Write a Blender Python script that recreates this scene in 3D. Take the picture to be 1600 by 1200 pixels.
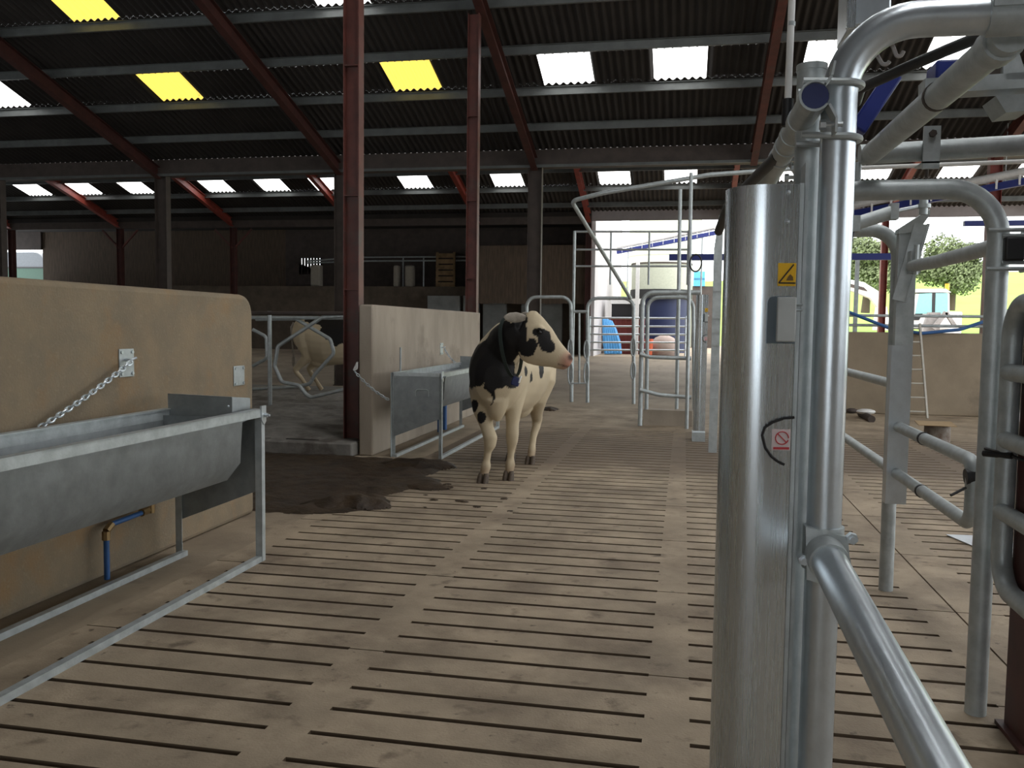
import bpy, math, random
from mathutils import Vector, Matrix, noise

random.seed(7)
scene = bpy.context.scene
for _o in list(bpy.data.objects):
    bpy.data.objects.remove(_o)
COL = scene.collection
PI = math.pi

# ------------------------------------------------------------------ camera
CAM = Vector((0.0, 0.0, 1.5))
FPX = 1353.687                       # focal length in pixels of the 1600x1200 frame
YAW, PITCH, ROLL = 0.194841, 0.0665865, 0.0124734
_f = Vector((-math.sin(YAW) * math.cos(PITCH), math.cos(YAW) * math.cos(PITCH), -math.sin(PITCH)))
_r = Vector((math.cos(YAW), math.sin(YAW), 0))
_u = _r.cross(_f)
_r2 = _r * math.cos(ROLL) + _u * math.sin(ROLL)
_u2 = _u * math.cos(ROLL) - _r * math.sin(ROLL)
cd = bpy.data.cameras.new('camera')
cd.sensor_fit = 'HORIZONTAL'
cd.sensor_width = 36.0
cd.lens = 36.0 * FPX / 1600.0
cd.clip_start = 0.05
cd.clip_end = 1500
cam = bpy.data.objects.new('camera', cd)
COL.objects.link(cam)
cam.matrix_world = Matrix(((_r2.x, _u2.x, -_f.x, CAM.x), (_r2.y, _u2.y, -_f.y, CAM.y),
                           (_r2.z, _u2.z, -_f.z, CAM.z), (0, 0, 0, 1)))
scene.camera = cam

# ------------------------------------------------------------------ light and exposure
vs = scene.view_settings
vs.view_transform = 'Standard'
vs.look = 'None'
vs.exposure = 0.3
vs.gamma = 1.0
vs.use_curve_mapping = False
SKY = 3.6
SKYLIGHT = 3.2
SKYLIGHT_ADDED = 10.0  # for the added unseen skylights, stronger than the visible ones
wd = bpy.data.worlds.new('overcast_sky')
scene.world = wd
wd.use_nodes = True
nt = wd.node_tree
bg = nt.nodes['Background']
tc = nt.nodes.new('ShaderNodeTexCoord')
sx = nt.nodes.new('ShaderNodeSeparateXYZ')
nt.links.new(tc.outputs['Generated'], sx.inputs[0])
rp = nt.nodes.new('ShaderNodeValToRGB')
rp.color_ramp.elements[0].position = 0.0
rp.color_ramp.elements[0].color = (0.80, 0.84, 0.88, 1)
rp.color_ramp.elements[1].position = 0.6
rp.color_ramp.elements[1].color = (1, 1, 1, 1)
nt.links.new(sx.outputs['Z'], rp.inputs[0])
nt.links.new(rp.outputs[0], bg.inputs['Color'])
bg.inputs['Strength'].default_value = SKY

# ------------------------------------------------------------------ helpers
def at(x, y, Y):
    """point of the ray through frame pixel x, y at world distance Y"""
    d = _r2 * ((x - 800) / FPX) - _u2 * ((y - 600) / FPX) + _f
    return CAM + d * (Y / d.y)

def on_x(x, y, X):
    d = _r2 * ((x - 800) / FPX) - _u2 * ((y - 600) / FPX) + _f
    return CAM + d * (X / d.x)

def on_z(x, y, z=0.0):
    d = _r2 * ((x - 800) / FPX) - _u2 * ((y - 600) / FPX) + _f
    return CAM + d * ((z - CAM.z) / d.z)

def V(*a):
    return Vector(a if len(a) == 3 else a[0])

def rounded(pts, rad, n=6):
    """polyline with its inner corners rounded (rad: number or list per inner corner)"""
    pts = [Vector(p) for p in pts]
    out = [pts[0]]
    for i in range(1, len(pts) - 1):
        r = rad if not isinstance(rad, (list, tuple)) else rad[i - 1]
        a, b, c = pts[i - 1], pts[i], pts[i + 1]
        u = (a - b).normalized(); v = (c - b).normalized()
        ang = u.angle(v)
        if r <= 0 or ang > PI - 0.02:
            out.append(b); continue
        t = min(r / math.tan(ang / 2), (a - b).length * .49 if i > 1 else (a - b).length * .98,
                (c - b).length * .49 if i < len(pts) - 2 else (c - b).length * .98)
        r = t * math.tan(ang / 2)
        cen = b + (u + v).normalized() * (r / math.sin(ang / 2))
        s = b + u * t - cen; e = b + v * t - cen
        tot = s.angle(e); ax = s.cross(e).normalized()
        for k in range(n + 1):
            out.append(cen + Matrix.Rotation(tot * k / n, 3, ax) @ s)
    out.append(pts[-1])
    return out

class MB:
    def __init__(self):
        self.v = []; self.f = []
    def quad(self, *p):
        n = len(self.v); self.v += [Vector(q) for q in p]; self.f.append(tuple(range(n, n + len(p))))
        return self
    def box(self, c, s, rot=None):
        c = Vector(c); n = len(self.v)
        for dz in (-.5, .5):
            for dx, dy in ((-.5, -.5), (.5, -.5), (.5, .5), (-.5, .5)):
                p = Vector((dx * s[0], dy * s[1], dz * s[2]))
                if rot is not None: p = rot @ p
                self.v.append(c + p)
        for q in ((3, 2, 1, 0), (4, 5, 6, 7), (0, 1, 5, 4), (1, 2, 6, 5), (2, 3, 7, 6), (3, 0, 4, 7)):
            self.f.append(tuple(n + i for i in q))
        return self
    def span(self, a, b):
        a = Vector(a); b = Vector(b)
        return self.box((a + b) / 2, [abs(b[i] - a[i]) for i in range(3)])
    def bar(self, a, b, w, h, up=(0, 0, 1)):
        """rectangular bar from a to b; w across, h along up"""
        a = Vector(a); b = Vector(b); d = b - a
        z = d.normalized(); up = Vector(up)
        if abs(z.dot(up)) > .98: up = Vector((0, 1, 0))
        x = z.cross(up).normalized() * -1; y = x.cross(z) * -1
        if y.dot(up) < 0: y = -y
        rot = Matrix((x, z, y)).transposed()
        return self.box((a + b) / 2, (w, d.length, h), rot)
    def tube(self, pts, r, seg=12, cap=True, closed=False):
        pts = [Vector(p) for p in pts]
        m = len(pts); rs = r if isinstance(r, (list, tuple)) else [r] * m
        n0 = len(self.v); x = None
        for i, p in enumerate(pts):
            if closed: t = pts[(i + 1) % m] - pts[i - 1]
            else: t = pts[min(i + 1, m - 1)] - pts[max(i - 1, 0)]
            t.normalize()
            if x is None:
                x = t.orthogonal().normalized()
            else:
                x = (x - t * x.dot(t))
                x = x.normalized() if x.length > 1e-6 else t.orthogonal().normalized()
            y = t.cross(x)
            for k in range(seg):
                a = 2 * PI * k / seg
                self.v.append(p + (x * math.cos(a) + y * math.sin(a)) * rs[i])
        for i in range(m if closed else m - 1):
            j = (i + 1) % m
            for k in range(seg):
                l = (k + 1) % seg
                self.f.append((n0 + i * seg + k, n0 + i * seg + l, n0 + j * seg + l, n0 + j * seg + k))
        if cap and not closed:
            self.f.append(tuple(n0 + k for k in reversed(range(seg))))
            self.f.append(tuple(n0 + (m - 1) * seg + k for k in range(seg)))
        return self
    def loft(self, rings, cap=True):
        n0 = len(self.v); seg = len(rings[0])
        for r in rings: self.v += [Vector(p) for p in r]
        for i in range(len(rings) - 1):
            for k in range(seg):
                l = (k + 1) % seg
                self.f.append((n0 + i * seg + k, n0 + i * seg + l, n0 + (i + 1) * seg + l, n0 + (i + 1) * seg + k))
        if cap:
            self.f.append(tuple(n0 + k for k in reversed(range(seg))))
            self.f.append(tuple(n0 + (len(rings) - 1) * seg + k for k in range(seg)))
        return self
    def strip(self, prof_a, prof_b, th=None):
        """open sheet between two matching polylines; th = offset vector gives it thickness"""
        n = len(prof_a)
        if th is None:
            n0 = len(self.v); self.v += [Vector(p) for p in prof_a] + [Vector(p) for p in prof_b]
            for k in range(n - 1): self.f.append((n0 + k, n0 + k + 1, n0 + n + k + 1, n0 + n + k))
        else:
            th = Vector(th)
            ra = [Vector(p) for p in prof_a] + [Vector(p) + th for p in reversed(prof_a)]
            rb = [Vector(p) for p in prof_b] + [Vector(p) + th for p in reversed(prof_b)]
            self.loft([ra, rb])
        return self
    def prism(self, poly, d):
        """closed polygon (3D points in order) pushed along d"""
        d = Vector(d); n0 = len(self.v); n = len(poly)
        self.v += [Vector(p) for p in poly] + [Vector(p) + d for p in poly]
        self.f.append(tuple(n0 + k for k in reversed(range(n)))); self.f.append(tuple(n0 + n + k for k in range(n)))
        for k in range(n):
            l = (k + 1) % n
            self.f.append((n0 + k, n0 + l, n0 + n + l, n0 + n + k))
        return self
    def ball(self, c, r, seg=10, rings=6, sc=(1, 1, 1), rot=None):
        c = Vector(c); R = []
        for i in range(1, rings):
            th = PI * i / rings; ring = []
            for k in range(seg):
                a = 2 * PI * k / seg
                p = Vector((math.sin(th) * math.cos(a) * sc[0], math.sin(th) * math.sin(a) * sc[1], math.cos(th) * sc[2])) * r
                if rot is not None: p = rot @ p
                ring.append(c + p)
            R.append(ring)
        return self.loft(R)
    def ell(self, c, sx_, sy_, sz_, seg=14, rings=9, rot=None):
        return self.ball(c, 1, seg, rings, (sx_, sy_, sz_), rot)

def obj(name, mb, mat, parent=None, smooth=40, kind=None, bevel=0, recalc=True):
    me = bpy.data.meshes.new(name)
    me.from_pydata([tuple(p) for p in mb.v], [], mb.f)
    if recalc:
        import bmesh
        bm = bmesh.new(); bm.from_mesh(me); bmesh.ops.recalc_face_normals(bm, faces=bm.faces); bm.to_mesh(me); bm.free()
    if smooth:
        me.polygons.foreach_set('use_smooth', [True] * len(me.polygons))
        me.set_sharp_from_angle(angle=math.radians(smooth))
    o = bpy.data.objects.new(name, me)
    if mat: me.materials.append(mat)
    COL.objects.link(o)
    if parent is not None:
        o.parent = parent
        o.matrix_parent_inverse = Matrix.Translation(parent.location).inverted() if parent.rotation_euler.z == 0 else (Matrix.Translation(parent.location) @ parent.rotation_euler.to_matrix().to_4x4()).inverted()
    if kind: o['kind'] = kind
    if bevel:
        b = o.modifiers.new('bevel', 'BEVEL'); b.width = bevel; b.segments = 2; b.limit_method = 'ANGLE'
    return o

def tag(o, label, cat, group=None):
    o['label'] = label; o['category'] = cat
    if group: o['group'] = group
    return o

def thing(name, label, cat, loc, group=None, rz=0.0):
    o = bpy.data.objects.new(name, None)
    o.empty_display_size = .1
    COL.objects.link(o); o.location = Vector(loc); o.rotation_euler = (0, 0, rz)
    return tag(o, label, cat, group)

def struct(name, mb, mat, **k):
    return obj(name, mb, mat, kind='structure', **k)

def dup(root, loc, label=None, rz=None):
    r = root.copy(); COL.objects.link(r); r.location = Vector(loc)
    if rz is not None: r.rotation_euler = (0, 0, rz)
    if label: r['label'] = label
    for ch in [c for c in bpy.data.objects if c.parent == root]:
        c = ch.copy(); COL.objects.link(c); c.parent = r; c.matrix_parent_inverse = ch.matrix_parent_inverse.copy()
        for g in [q for q in bpy.data.objects if q.parent == ch]:
            e = g.copy(); COL.objects.link(e); e.parent = c; e.matrix_parent_inverse = g.matrix_parent_inverse.copy()
    return r

# ------------------------------------------------------------------ materials
def mat(name, col, rough=.6, metal=0.0, var=.25, scale=6.0, col2=None, bump=0.0, bscale=60.0, spec=.5, detail=6, stretch=None,
        blotch=None, bl_scale=1.2, bl_pos=(.5, .62), rvar=0.0):
    """procedural surface: noise between two tones, optional stain blotches and bump, in object space"""
    m = bpy.data.materials.new(name); m.use_nodes = True
    t = m.node_tree; N = t.nodes; L = t.links
    b = N['Principled BSDF']
    b.inputs['Roughness'].default_value = rough; b.inputs['Metallic'].default_value = metal
    b.inputs['Specular IOR Level'].default_value = spec
    g = N.new('ShaderNodeNewGeometry')
    src = g.outputs['Position']
    if stretch:
        mp = N.new('ShaderNodeMapping'); mp.inputs['Scale'].default_value = stretch
        L.new(src, mp.inputs[0]); src = mp.outputs[0]
    n = N.new('ShaderNodeTexNoise'); n.inputs['Scale'].default_value = scale; n.inputs['Detail'].default_value = detail
    n.inputs['Roughness'].default_value = .62
    L.new(src, n.inputs['Vector'])
    r = N.new('ShaderNodeValToRGB')
    c = Vector(col[:3]); c2 = Vector(col2[:3]) if col2 else c * (1 - var)
    r.color_ramp.elements[0].position = .35; r.color_ramp.elements[0].color = (*c2, 1)
    r.color_ramp.elements[1].position = .65; r.color_ramp.elements[1].color = (*c, 1)
    L.new(n.outputs['Fac'], r.inputs[0])
    out = r.outputs[0]
    if blotch:
        n2 = N.new('ShaderNodeTexNoise'); n2.inputs['Scale'].default_value = bl_scale; n2.inputs['Detail'].default_value = 7
        n2.inputs['Roughness'].default_value = .65
        L.new(g.outputs['Position'], n2.inputs['Vector'])
        r2 = N.new('ShaderNodeValToRGB')
        r2.color_ramp.elements[0].position = bl_pos[0]; r2.color_ramp.elements[0].color = (0, 0, 0, 1)
        r2.color_ramp.elements[1].position = bl_pos[1]; r2.color_ramp.elements[1].color = (1, 1, 1, 1)
        L.new(n2.outputs['Fac'], r2.inputs[0])
        mx = N.new('ShaderNodeMix'); mx.data_type = 'RGBA'
        L.new(r2.outputs[0], mx.inputs[0]); L.new(out, mx.inputs[6]); mx.inputs[7].default_value = (*blotch[:3], 1)
        out = mx.outputs[2]
    L.new(out, b.inputs['Base Color'])
    if rvar:
        mr = N.new('ShaderNodeMapRange'); mr.inputs[3].default_value = rough - rvar; mr.inputs[4].default_value = rough + rvar
        L.new(n.outputs['Fac'], mr.inputs[0]); L.new(mr.outputs[0], b.inputs['Roughness'])
    if bump:
        nb = N.new('ShaderNodeTexNoise'); nb.inputs['Scale'].default_value = bscale; nb.inputs['Detail'].default_value = 5
        L.new(g.outputs['Position'], nb.inputs['Vector'])
        bp = N.new('ShaderNodeBump'); bp.inputs['Strength'].default_value = bump; bp.inputs['Distance'].default_value = .01
        L.new(nb.outputs['Fac'], bp.inputs['Height']); L.new(bp.outputs[0], b.inputs['Normal'])
    return m

def emit(name, col, s):
    m = bpy.data.materials.new(name); m.use_nodes = True
    b = m.node_tree.nodes['Principled BSDF']
    b.inputs['Base Color'].default_value = (*col, 1); b.inputs['Roughness'].default_value = .5
    b.inputs['Emission Color'].default_value = (*col, 1); b.inputs['Emission Strength'].default_value = s
    return m

def flat(name, col, rough=.5, metal=0.0, spec=.5):
    return mat(name, col, rough, metal, var=.12, scale=14, spec=spec)

M = {}
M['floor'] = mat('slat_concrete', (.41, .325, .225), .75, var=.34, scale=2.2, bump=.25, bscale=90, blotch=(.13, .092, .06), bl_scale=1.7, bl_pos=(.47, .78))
def add_dark_band(m, y0, y1, y2, y3, col, seed=3.0):
    """a darker stretch of floor: between y0..y3, with ragged edges"""
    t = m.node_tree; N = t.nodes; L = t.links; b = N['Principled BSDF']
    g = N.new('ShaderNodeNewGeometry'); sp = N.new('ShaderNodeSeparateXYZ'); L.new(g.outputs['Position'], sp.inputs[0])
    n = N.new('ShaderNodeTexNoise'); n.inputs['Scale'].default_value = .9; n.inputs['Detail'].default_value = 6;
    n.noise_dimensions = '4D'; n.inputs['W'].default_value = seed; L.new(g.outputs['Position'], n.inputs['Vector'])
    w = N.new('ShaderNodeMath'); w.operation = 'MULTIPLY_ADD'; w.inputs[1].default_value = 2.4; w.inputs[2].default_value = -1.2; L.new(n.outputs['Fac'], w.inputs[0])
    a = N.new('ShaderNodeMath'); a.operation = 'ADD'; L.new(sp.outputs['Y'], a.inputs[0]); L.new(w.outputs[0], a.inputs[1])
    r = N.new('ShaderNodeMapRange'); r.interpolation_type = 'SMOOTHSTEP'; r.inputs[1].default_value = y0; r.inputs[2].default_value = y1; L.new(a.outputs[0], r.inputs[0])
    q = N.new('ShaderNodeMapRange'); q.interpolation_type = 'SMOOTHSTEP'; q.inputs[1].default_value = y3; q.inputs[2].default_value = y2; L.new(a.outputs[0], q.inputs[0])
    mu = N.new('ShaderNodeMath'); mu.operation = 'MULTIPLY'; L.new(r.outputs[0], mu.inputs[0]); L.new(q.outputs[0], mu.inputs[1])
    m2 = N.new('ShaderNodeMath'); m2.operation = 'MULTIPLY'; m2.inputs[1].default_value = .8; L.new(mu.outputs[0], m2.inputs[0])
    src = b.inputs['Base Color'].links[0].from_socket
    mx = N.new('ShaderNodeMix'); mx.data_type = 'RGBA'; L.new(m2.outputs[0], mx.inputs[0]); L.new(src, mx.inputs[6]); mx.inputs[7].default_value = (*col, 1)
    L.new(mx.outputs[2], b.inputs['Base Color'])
def add_specks(m, col, scale, lo, hi, amt):
    """scattered small dirt marks"""
    t = m.node_tree; N = t.nodes; L = t.links; b = N['Principled BSDF']
    g = N.new('ShaderNodeNewGeometry')
    n = N.new('ShaderNodeTexNoise'); n.inputs['Scale'].default_value = scale; n.inputs['Detail'].default_value = 4; n.inputs['Roughness'].default_value = .55
    L.new(g.outputs['Position'], n.inputs['Vector'])
    r = N.new('ShaderNodeMapRange'); r.inputs[1].default_value = lo; r.inputs[2].default_value = hi; r.inputs[4].default_value = amt
    L.new(n.outputs['Fac'], r.inputs[0])
    src = b.inputs['Base Color'].links[0].from_socket
    mx = N.new('ShaderNodeMix'); mx.data_type = 'RGBA'; L.new(r.outputs[0], mx.inputs[0]); L.new(src, mx.inputs[6]); mx.inputs[7].default_value = (*col, 1)
    L.new(mx.outputs[2], b.inputs['Base Color'])
add_specks(M['floor'], (.10, .07, .045), 5.5, .60, .74, .85)
add_specks(M['floor'], (.085, .06, .04), 16, .66, .74, .8)
add_dark_band(M['floor'], 8.7, 9.7, 11.2, 13.5, (.12, .085, .055))
M['yard'] = mat('yard_concrete', (.35, .28, .195), .8, var=.25, scale=.9, bump=.2, bscale=60, blotch=(.17, .13, .095), bl_scale=.5, bl_pos=(.5, .7))
M['slotwall'] = flat('soiled_slot_side', (.14, .098, .06), .8)
M['pit'] = flat('slurry_pit', (.055, .04, .026), .7)
M['wall'] = mat('ochre_concrete', (.25, .19, .118), .85, scale=4.0, col2=(.20, .16, .108), bump=.3, bscale=70, blotch=(.27, .165, .075), bl_scale=1.8, bl_pos=(.52, .72))
M['wall2'] = mat('grey_concrete', (.36, .305, .24), .85, var=.22, scale=2.4, bump=.25, bscale=70, stretch=(1, 1, .35), blotch=(.20, .165, .13), bl_scale=1.4, bl_pos=(.56, .72))
M['farwall'] = mat('far_concrete', (.31, .25, .175), .85, var=.22, scale=1.6, bump=.2, bscale=50, blotch=(.15, .12, .085), bl_scale=.9, bl_pos=(.56, .74))
M['block'] = mat('old_block', (.11, .085, .06), .9, var=.35, scale=3)
M['board'] = mat('weathered_board', (.11, .078, .052), .85, var=.45, scale=5, stretch=(4, 4, .4))
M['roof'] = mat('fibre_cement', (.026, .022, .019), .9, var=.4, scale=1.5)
M['purlin'] = mat('purlin_zinc', (.13, .14, .135), .5, .3, var=.3, scale=3)
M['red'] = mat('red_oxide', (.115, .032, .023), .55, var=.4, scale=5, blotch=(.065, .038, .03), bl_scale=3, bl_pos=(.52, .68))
M['redbright'] = mat('red_oxide_bright', (.22, .036, .022), .55, var=.3, scale=5)  # lighter copy of the red, daylight put into its colour
M['redshade'] = mat('red_oxide_shaded', (.065, .018, .013), .65, var=.4, scale=4)  # darker copy of the same red, shade of the dim bays put into its colour
M['darkcol'] = mat('dull_steel', (.07, .053, .044), .7, var=.35, scale=4)
M['galv'] = mat('galvanised_steel', (.63, .69, .73), .31, .74, var=.12, scale=16, rvar=.03, bump=.03, bscale=120)
M['galvdull'] = mat('dull_galvanised', (.50, .545, .55), .46, .45, var=.25, scale=12, rvar=.08, bump=.08, bscale=90)
M['trough'] = mat('trough_zinc', (.30, .325, .33), .5, .55, var=.25, scale=9, rvar=.06, bump=.05, bscale=60)
M['stainless'] = mat('stainless_steel', (.66, .72, .76), .27, .86, var=.06, scale=3, stretch=(60, 60, .6), rvar=.05)
M['black'] = flat('black_rubber', (.012, .012, .013), .5)
M['blue'] = flat('blue_paint', (.012, .026, .20), .45)
M['bluepipe'] = flat('blue_water_pipe', (.03, .11, .30), .4)
M['navy'] = flat('navy_plastic', (.02, .03, .12), .4)
M['white'] = flat('white_paint', (.78, .78, .76), .45)
M['slurry'] = mat('slurry', (.050, .031, .016), .55, var=.55, scale=6, bump=.9, bscale=24, spec=.3)
M['bedding'] = mat('cubicle_bedding', (.25, .235, .21), .95, var=.35, scale=5, bump=.6, bscale=25, blotch=(.11, .095, .08), bl_scale=2, bl_pos=(.5, .65))
add_specks(M['yard'], (.11, .08, .055), 3.5, .58, .75, .7)
add_specks(M['wall'], (.17, .13, .085), 2.6, .54, .74, .45)
add_specks(M['wall'], (.30, .25, .165), 38, .56, .72, .35)

# ================================================================== THE SETTING
# ---- slatted floor with real slots
PITCHY = .2035
SLOT = .030
Y0S = 3.71 - 14 * PITCHY
COLS = [(-2.69, -1.485), (-1.317, -.113), (.058, 1.275), (1.705, 2.92), (3.09, 4.30), (4.47, 5.68), (5.85, 7.06), (7.23, 8.44)]
def build_floor():
    mb = MB(); sb = MB()
    x_lo, x_hi = -2.86, 8.6
    y_lo, y_hi = .2, 16.6
    nrow = int((13.0 - Y0S) / PITCHY)
    slots = [(Y0S + k * PITCHY, (k - 14) % 6 == 0) for k in range(nrow)]
    dep = .14
    # solid strips between the slot columns
    edges = [x_lo] + [e for c in COLS for e in c] + [x_hi]
    joint_w = .009
    def cut(x0, x1, gaps):
        y = y_lo
        for (a, b) in gaps + [(y_hi, y_hi)]:
            mb.quad((x0, y, 0), (x1, y, 0), (x1, a, 0), (x0, a, 0))
            if b > a:
                sb.quad((x0, a, 0), (x1, a, 0), (x1, a, -dep), (x0, a, -dep))
                sb.quad((x0, b, -dep), (x1, b, -dep), (x1, b, 0), (x0, b, 0))
                sb.quad((x0, a, -dep), (x0, b, -dep), (x0, b, 0), (x0, a, 0))
                sb.quad((x1, a, 0), (x1, b, 0), (x1, b, -dep), (x1, a, -dep))
            y = b
    rng = random.Random(3)
    for i in range(len(edges) - 1):
        x0, x1 = edges[i], edges[i + 1]
        if i % 2 == 1:
            cut(x0, x1, [(y - SLOT / 2, y + SLOT / 2) for y, j in slots])
        else:
            w = joint_w
            if abs(x0 - 1.275) < .01:      # strip with the long joint between two rows of panels
                cut(x0, 1.462, [(y - w / 2, y + w / 2) for y, j in slots if j])
                cut(1.472, x1, [(y - w / 2, y + w / 2) for y, j in slots if j])
                mb.quad((1.462, y_lo, 0), (1.462, y_hi, 0), (1.462, y_hi, -.05), (1.462, y_lo, -.05))
                mb.quad((1.472, y_lo, 0), (1.472, y_hi, 0), (1.472, y_hi, -.05), (1.472, y_lo, -.05))
            else:
                cut(x0, x1, [(y - w / 2, y + w / 2) for y, j in slots if j])
    return mb, sb
_top, _slots = build_floor()
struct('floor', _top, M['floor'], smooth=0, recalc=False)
struct('floor_slots', _slots, M['slotwall'], smooth=0, recalc=False)
mb = MB(); mb.quad((-3, 0, -.15), (9, 0, -.15), (9, 17, -.15), (-3, 17, -.15))
struct('floor_pit', mb, M['pit'], smooth=0)
# plain concrete round the slats: behind the camera, beside the troughs, the far yard
mb = MB()
mb.quad((-3.6, -9, 0), (11.5, -9, 0), (11.5, .2, 0), (-3.6, .2, 0))
mb.quad((-30, .2, 0), (-2.86, .2, 0), (-2.86, 16.6, 0), (-30, 16.6, 0))
mb.quad((8.6, .2, 0), (30, .2, 0), (30, 16.6, 0), (8.6, 16.6, 0))
mb.quad((-30, 16.6, 0), (30, 16.6, 0), (30, 20, 0), (-30, 20, 0))
mb.quad((-30, 20, 0), (30, 20, 0), (30, 30, .5), (-30, 30, .5))
mb.quad((-30, 30, .5), (30, 30, .5), (30, 52, .5), (-30, 52, .5))
struct('floor_yard', mb, M['yard'], smooth=0)

# ---- walls
def wall_with_round_end(x, y0, y1, h, th, r=.16):
    """wall along Y, its far top corner rounded, top edge chamfered"""
    prof = [(y0, 0), (y0, h)]
    for k in range(7):
        a = PI / 2 * (1 - k / 6)
        prof.append((y1 - r + r * math.cos(a), h - r + r * math.sin(a)))
    prof.append((y1, 0))
    mb = MB(); mb.prism([(x - th, y, z) for y, z in prof], (th, 0, 0))
    return mb
o = struct('wall_left', wall_with_round_end(-3.3, -8, 6.26, 1.715, .22), M['wall'], smooth=30, bevel=.035)
mb = MB(); mb.span((-3.62, 9.32, 0), (-3.45, 14.58, 1.725))
struct('wall_middle', mb, M['wall2'], bevel=.02)
mb = MB(); mb.span((1.45, 16.6, 0), (11.0, 16.85, 1.475))
struct('wall_right', mb, M['farwall'], bevel=.02)
# back wall: block work with weathered boarding over it, and the open bay at its far left
mb = MB(); mb.span((-27.3, 31.5, 0), (-3.2, 33.25, 2.95)); struct('wall_back', mb, M['block'])
def boards(x0, x1, z0, z1, y, seed, gap=.012, w=.145, skip=()):
    rng = random.Random(seed); mb = MB(); x = x0
    while x < x1:
        ww = min(w, x1 - x)
        if not any(a < x < b for a, b in skip):
            mb.span((x, y, z0 + rng.uniform(-.02, .02)), (x + ww - gap, y + .02, z1))
        x += w
    return mb
struct('wall_back_boarding', boards(-27.3, -16, 2.95, 5.5, 33.1, 1, gap=.004), M['board'])
mb = MB(); mb.span((-16, 33.1, 2.95), (-15.42, 33.14, 5.6)); mb.span((-14.5, 33.1, 2.95), (-3.2, 33.14, 5.6)); mb.span((-15.42, 33.1, 2.95), (-14.5, 33.14, 3.5)); mb.span((-15.42, 33.1, 4.15), (-14.5, 33.14, 5.6))
for k in range(8):
    mb.span((-15.42 + k * .131, 33.1, 3.5), (-15.42 + k * .131 + .098, 33.14, 4.15)); mb.span((-15.42 + k * .131, 33.1, 3.5), (-15.42 + k * .131 + .14, 33.14, 3.9 - .045 * k))
struct('wall_back_upper', mb, M['darkcol'])
mb = MB(); mb.span((-31, 33, 4.55), (-27.3, 33.2, 5.7)); mb.span((-31, 33, 0), (-27.3, 33.2, 3.1)); struct('wall_back_header', mb, M['darkcol'])
mb = MB(); mb.span((-31, 29.9, 5.3), (-3.2, 33.3, 5.45)); struct('ceiling_back_strip', mb, M['roof'])
struct('wall_back_boarding_right', boards(-7.6, -3.3, 2.3, 4.35, 30.3, 4, gap=.005), M['board'])
# left gable, near gable (behind the viewer) with its wide doorway, and the dark end above
mb = MB(); mb.span((-31.2, -9, 0), (-31.0, 29, 9)); struct('wall_left_gable', mb, M['block'])
mb = MB(); mb.span((-31, -8.3, 0), (-9, -8, 6)); mb.span((-9, -8.3, 0), (-4.5, -8, 6)); mb.span((-4.5, -8.3, 0), (.6, -8, 1.0)); mb.span((.6, -8.3, 0), (4.5, -8, 6))
mb.span((4.5, -8.3, 0), (11.6, -8, 6))
struct('wall_near', mb, M['wall2'])
mb = MB(); mb.span((11.4, -8.3, 0), (11.6, 6.0, 1.9)); mb.span((11.4, -8.3, 4.8), (11.6, 19.8, 9)); struct('wall_right_gable', mb, M['wall2'])

# ---- roof: corrugated sheets over two spans
ZV, SL, YV, YR1, YR2, YE = 5.48, .30, 20.0, 9.6, 25.0, 30.15
CORR, AMP = .1465, .024
def zroof(y):
    if y <= YR1: return ZV + SL * (YV - YR1) - SL * (YR1 - y)
    if y <= YV: return ZV + SL * (YV - y)
    if y <= YR2: return ZV + SL * (y - YV)
    return ZV + SL * (YR2 - YV) - SL * (y - YR2)
def sheet(mb, x0, x1, y0, y1, off=0.0, sub=8):
    n = max(2, int(round((x1 - x0) / CORR * sub)))
    a = []; b = []
    for k in range(n + 1):
        x = x0 + (x1 - x0) * k / n
        w = AMP * math.sin(2 * PI * x / CORR)
        a.append((x, y0, zroof(y0 + 1e-4) + w + off)); b.append((x, y1, zroof(y1 - 1e-4) + w + off))
    mb.strip(a, b)
XL, XR = -31.0, 11.6
ROW1 = (16.32, 17.29); ROW2 = (27.13, 28.06); ROW0 = (13.67, 14.66)
CLEAR = [('clear', ROW1, x) for x in (-15.42, -2.83, -.69, 2.02, 4.1)] + [('clear', ROW0, x) for x in (-6.45,)] + \
        [('clear', ROW2, x) for x in (-23.6, -21.55, -19.48, -16.4, -14.34, -12.36, -9.25, -6.17, -2.75, -.71, 2.75, 4.9, 7.25, 9.3)]
YELLOW = [('yellow', ROW1, x) for x in (-11.22, -5.92)] + [('yellow', ROW0, -11.3)]
# skylights over the viewer and on the near slope, out of sight: added to brighten the near part
HIDDEN = [('near', (2.4, 3.4), x) for x in (1.0,)] + [('near', (.4, 1.4), x) for x in (.7,)] + [('near', (5.0, 6.0), x) for x in (.2, 2.8)] + [('near', (7.4, 8.4), x) for x in (-2.2, .5, 3.2, 6.2)] + \
         [('near', (10.6, 11.6), x) for x in (.2, 4.0, 8.0)]
SKW = .985
LIGHTS = CLEAR + YELLOW + HIDDEN
ylist = sorted({-8.2, YR1, YV - .15, YV + .15, YR2, YE} | {y for k, r, x in LIGHTS for y in r})
bands = {'ceiling': MB(), 'ceiling_second_span': MB()}
for y0, y1 in zip(ylist[:-1], ylist[1:]):
    if abs((y0 + y1) / 2 - YV) < .05: continue
    holes = sorted((x, x + SKW) for k, r, x in LIGHTS if r[0] < y1 - .01 and r[1] > y0 + .01)
    tgt = bands['ceiling'] if y1 <= YV + .01 else bands['ceiling_second_span']
    x = XL
    for a, b in holes + [(XR, XR)]:
        if a > x: sheet(tgt, x, a, y0, y1, sub=8 if y0 > 9 else 3)
        x = b
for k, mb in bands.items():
    struct(k, mb, M['roof'], smooth=60, recalc=False)
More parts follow.
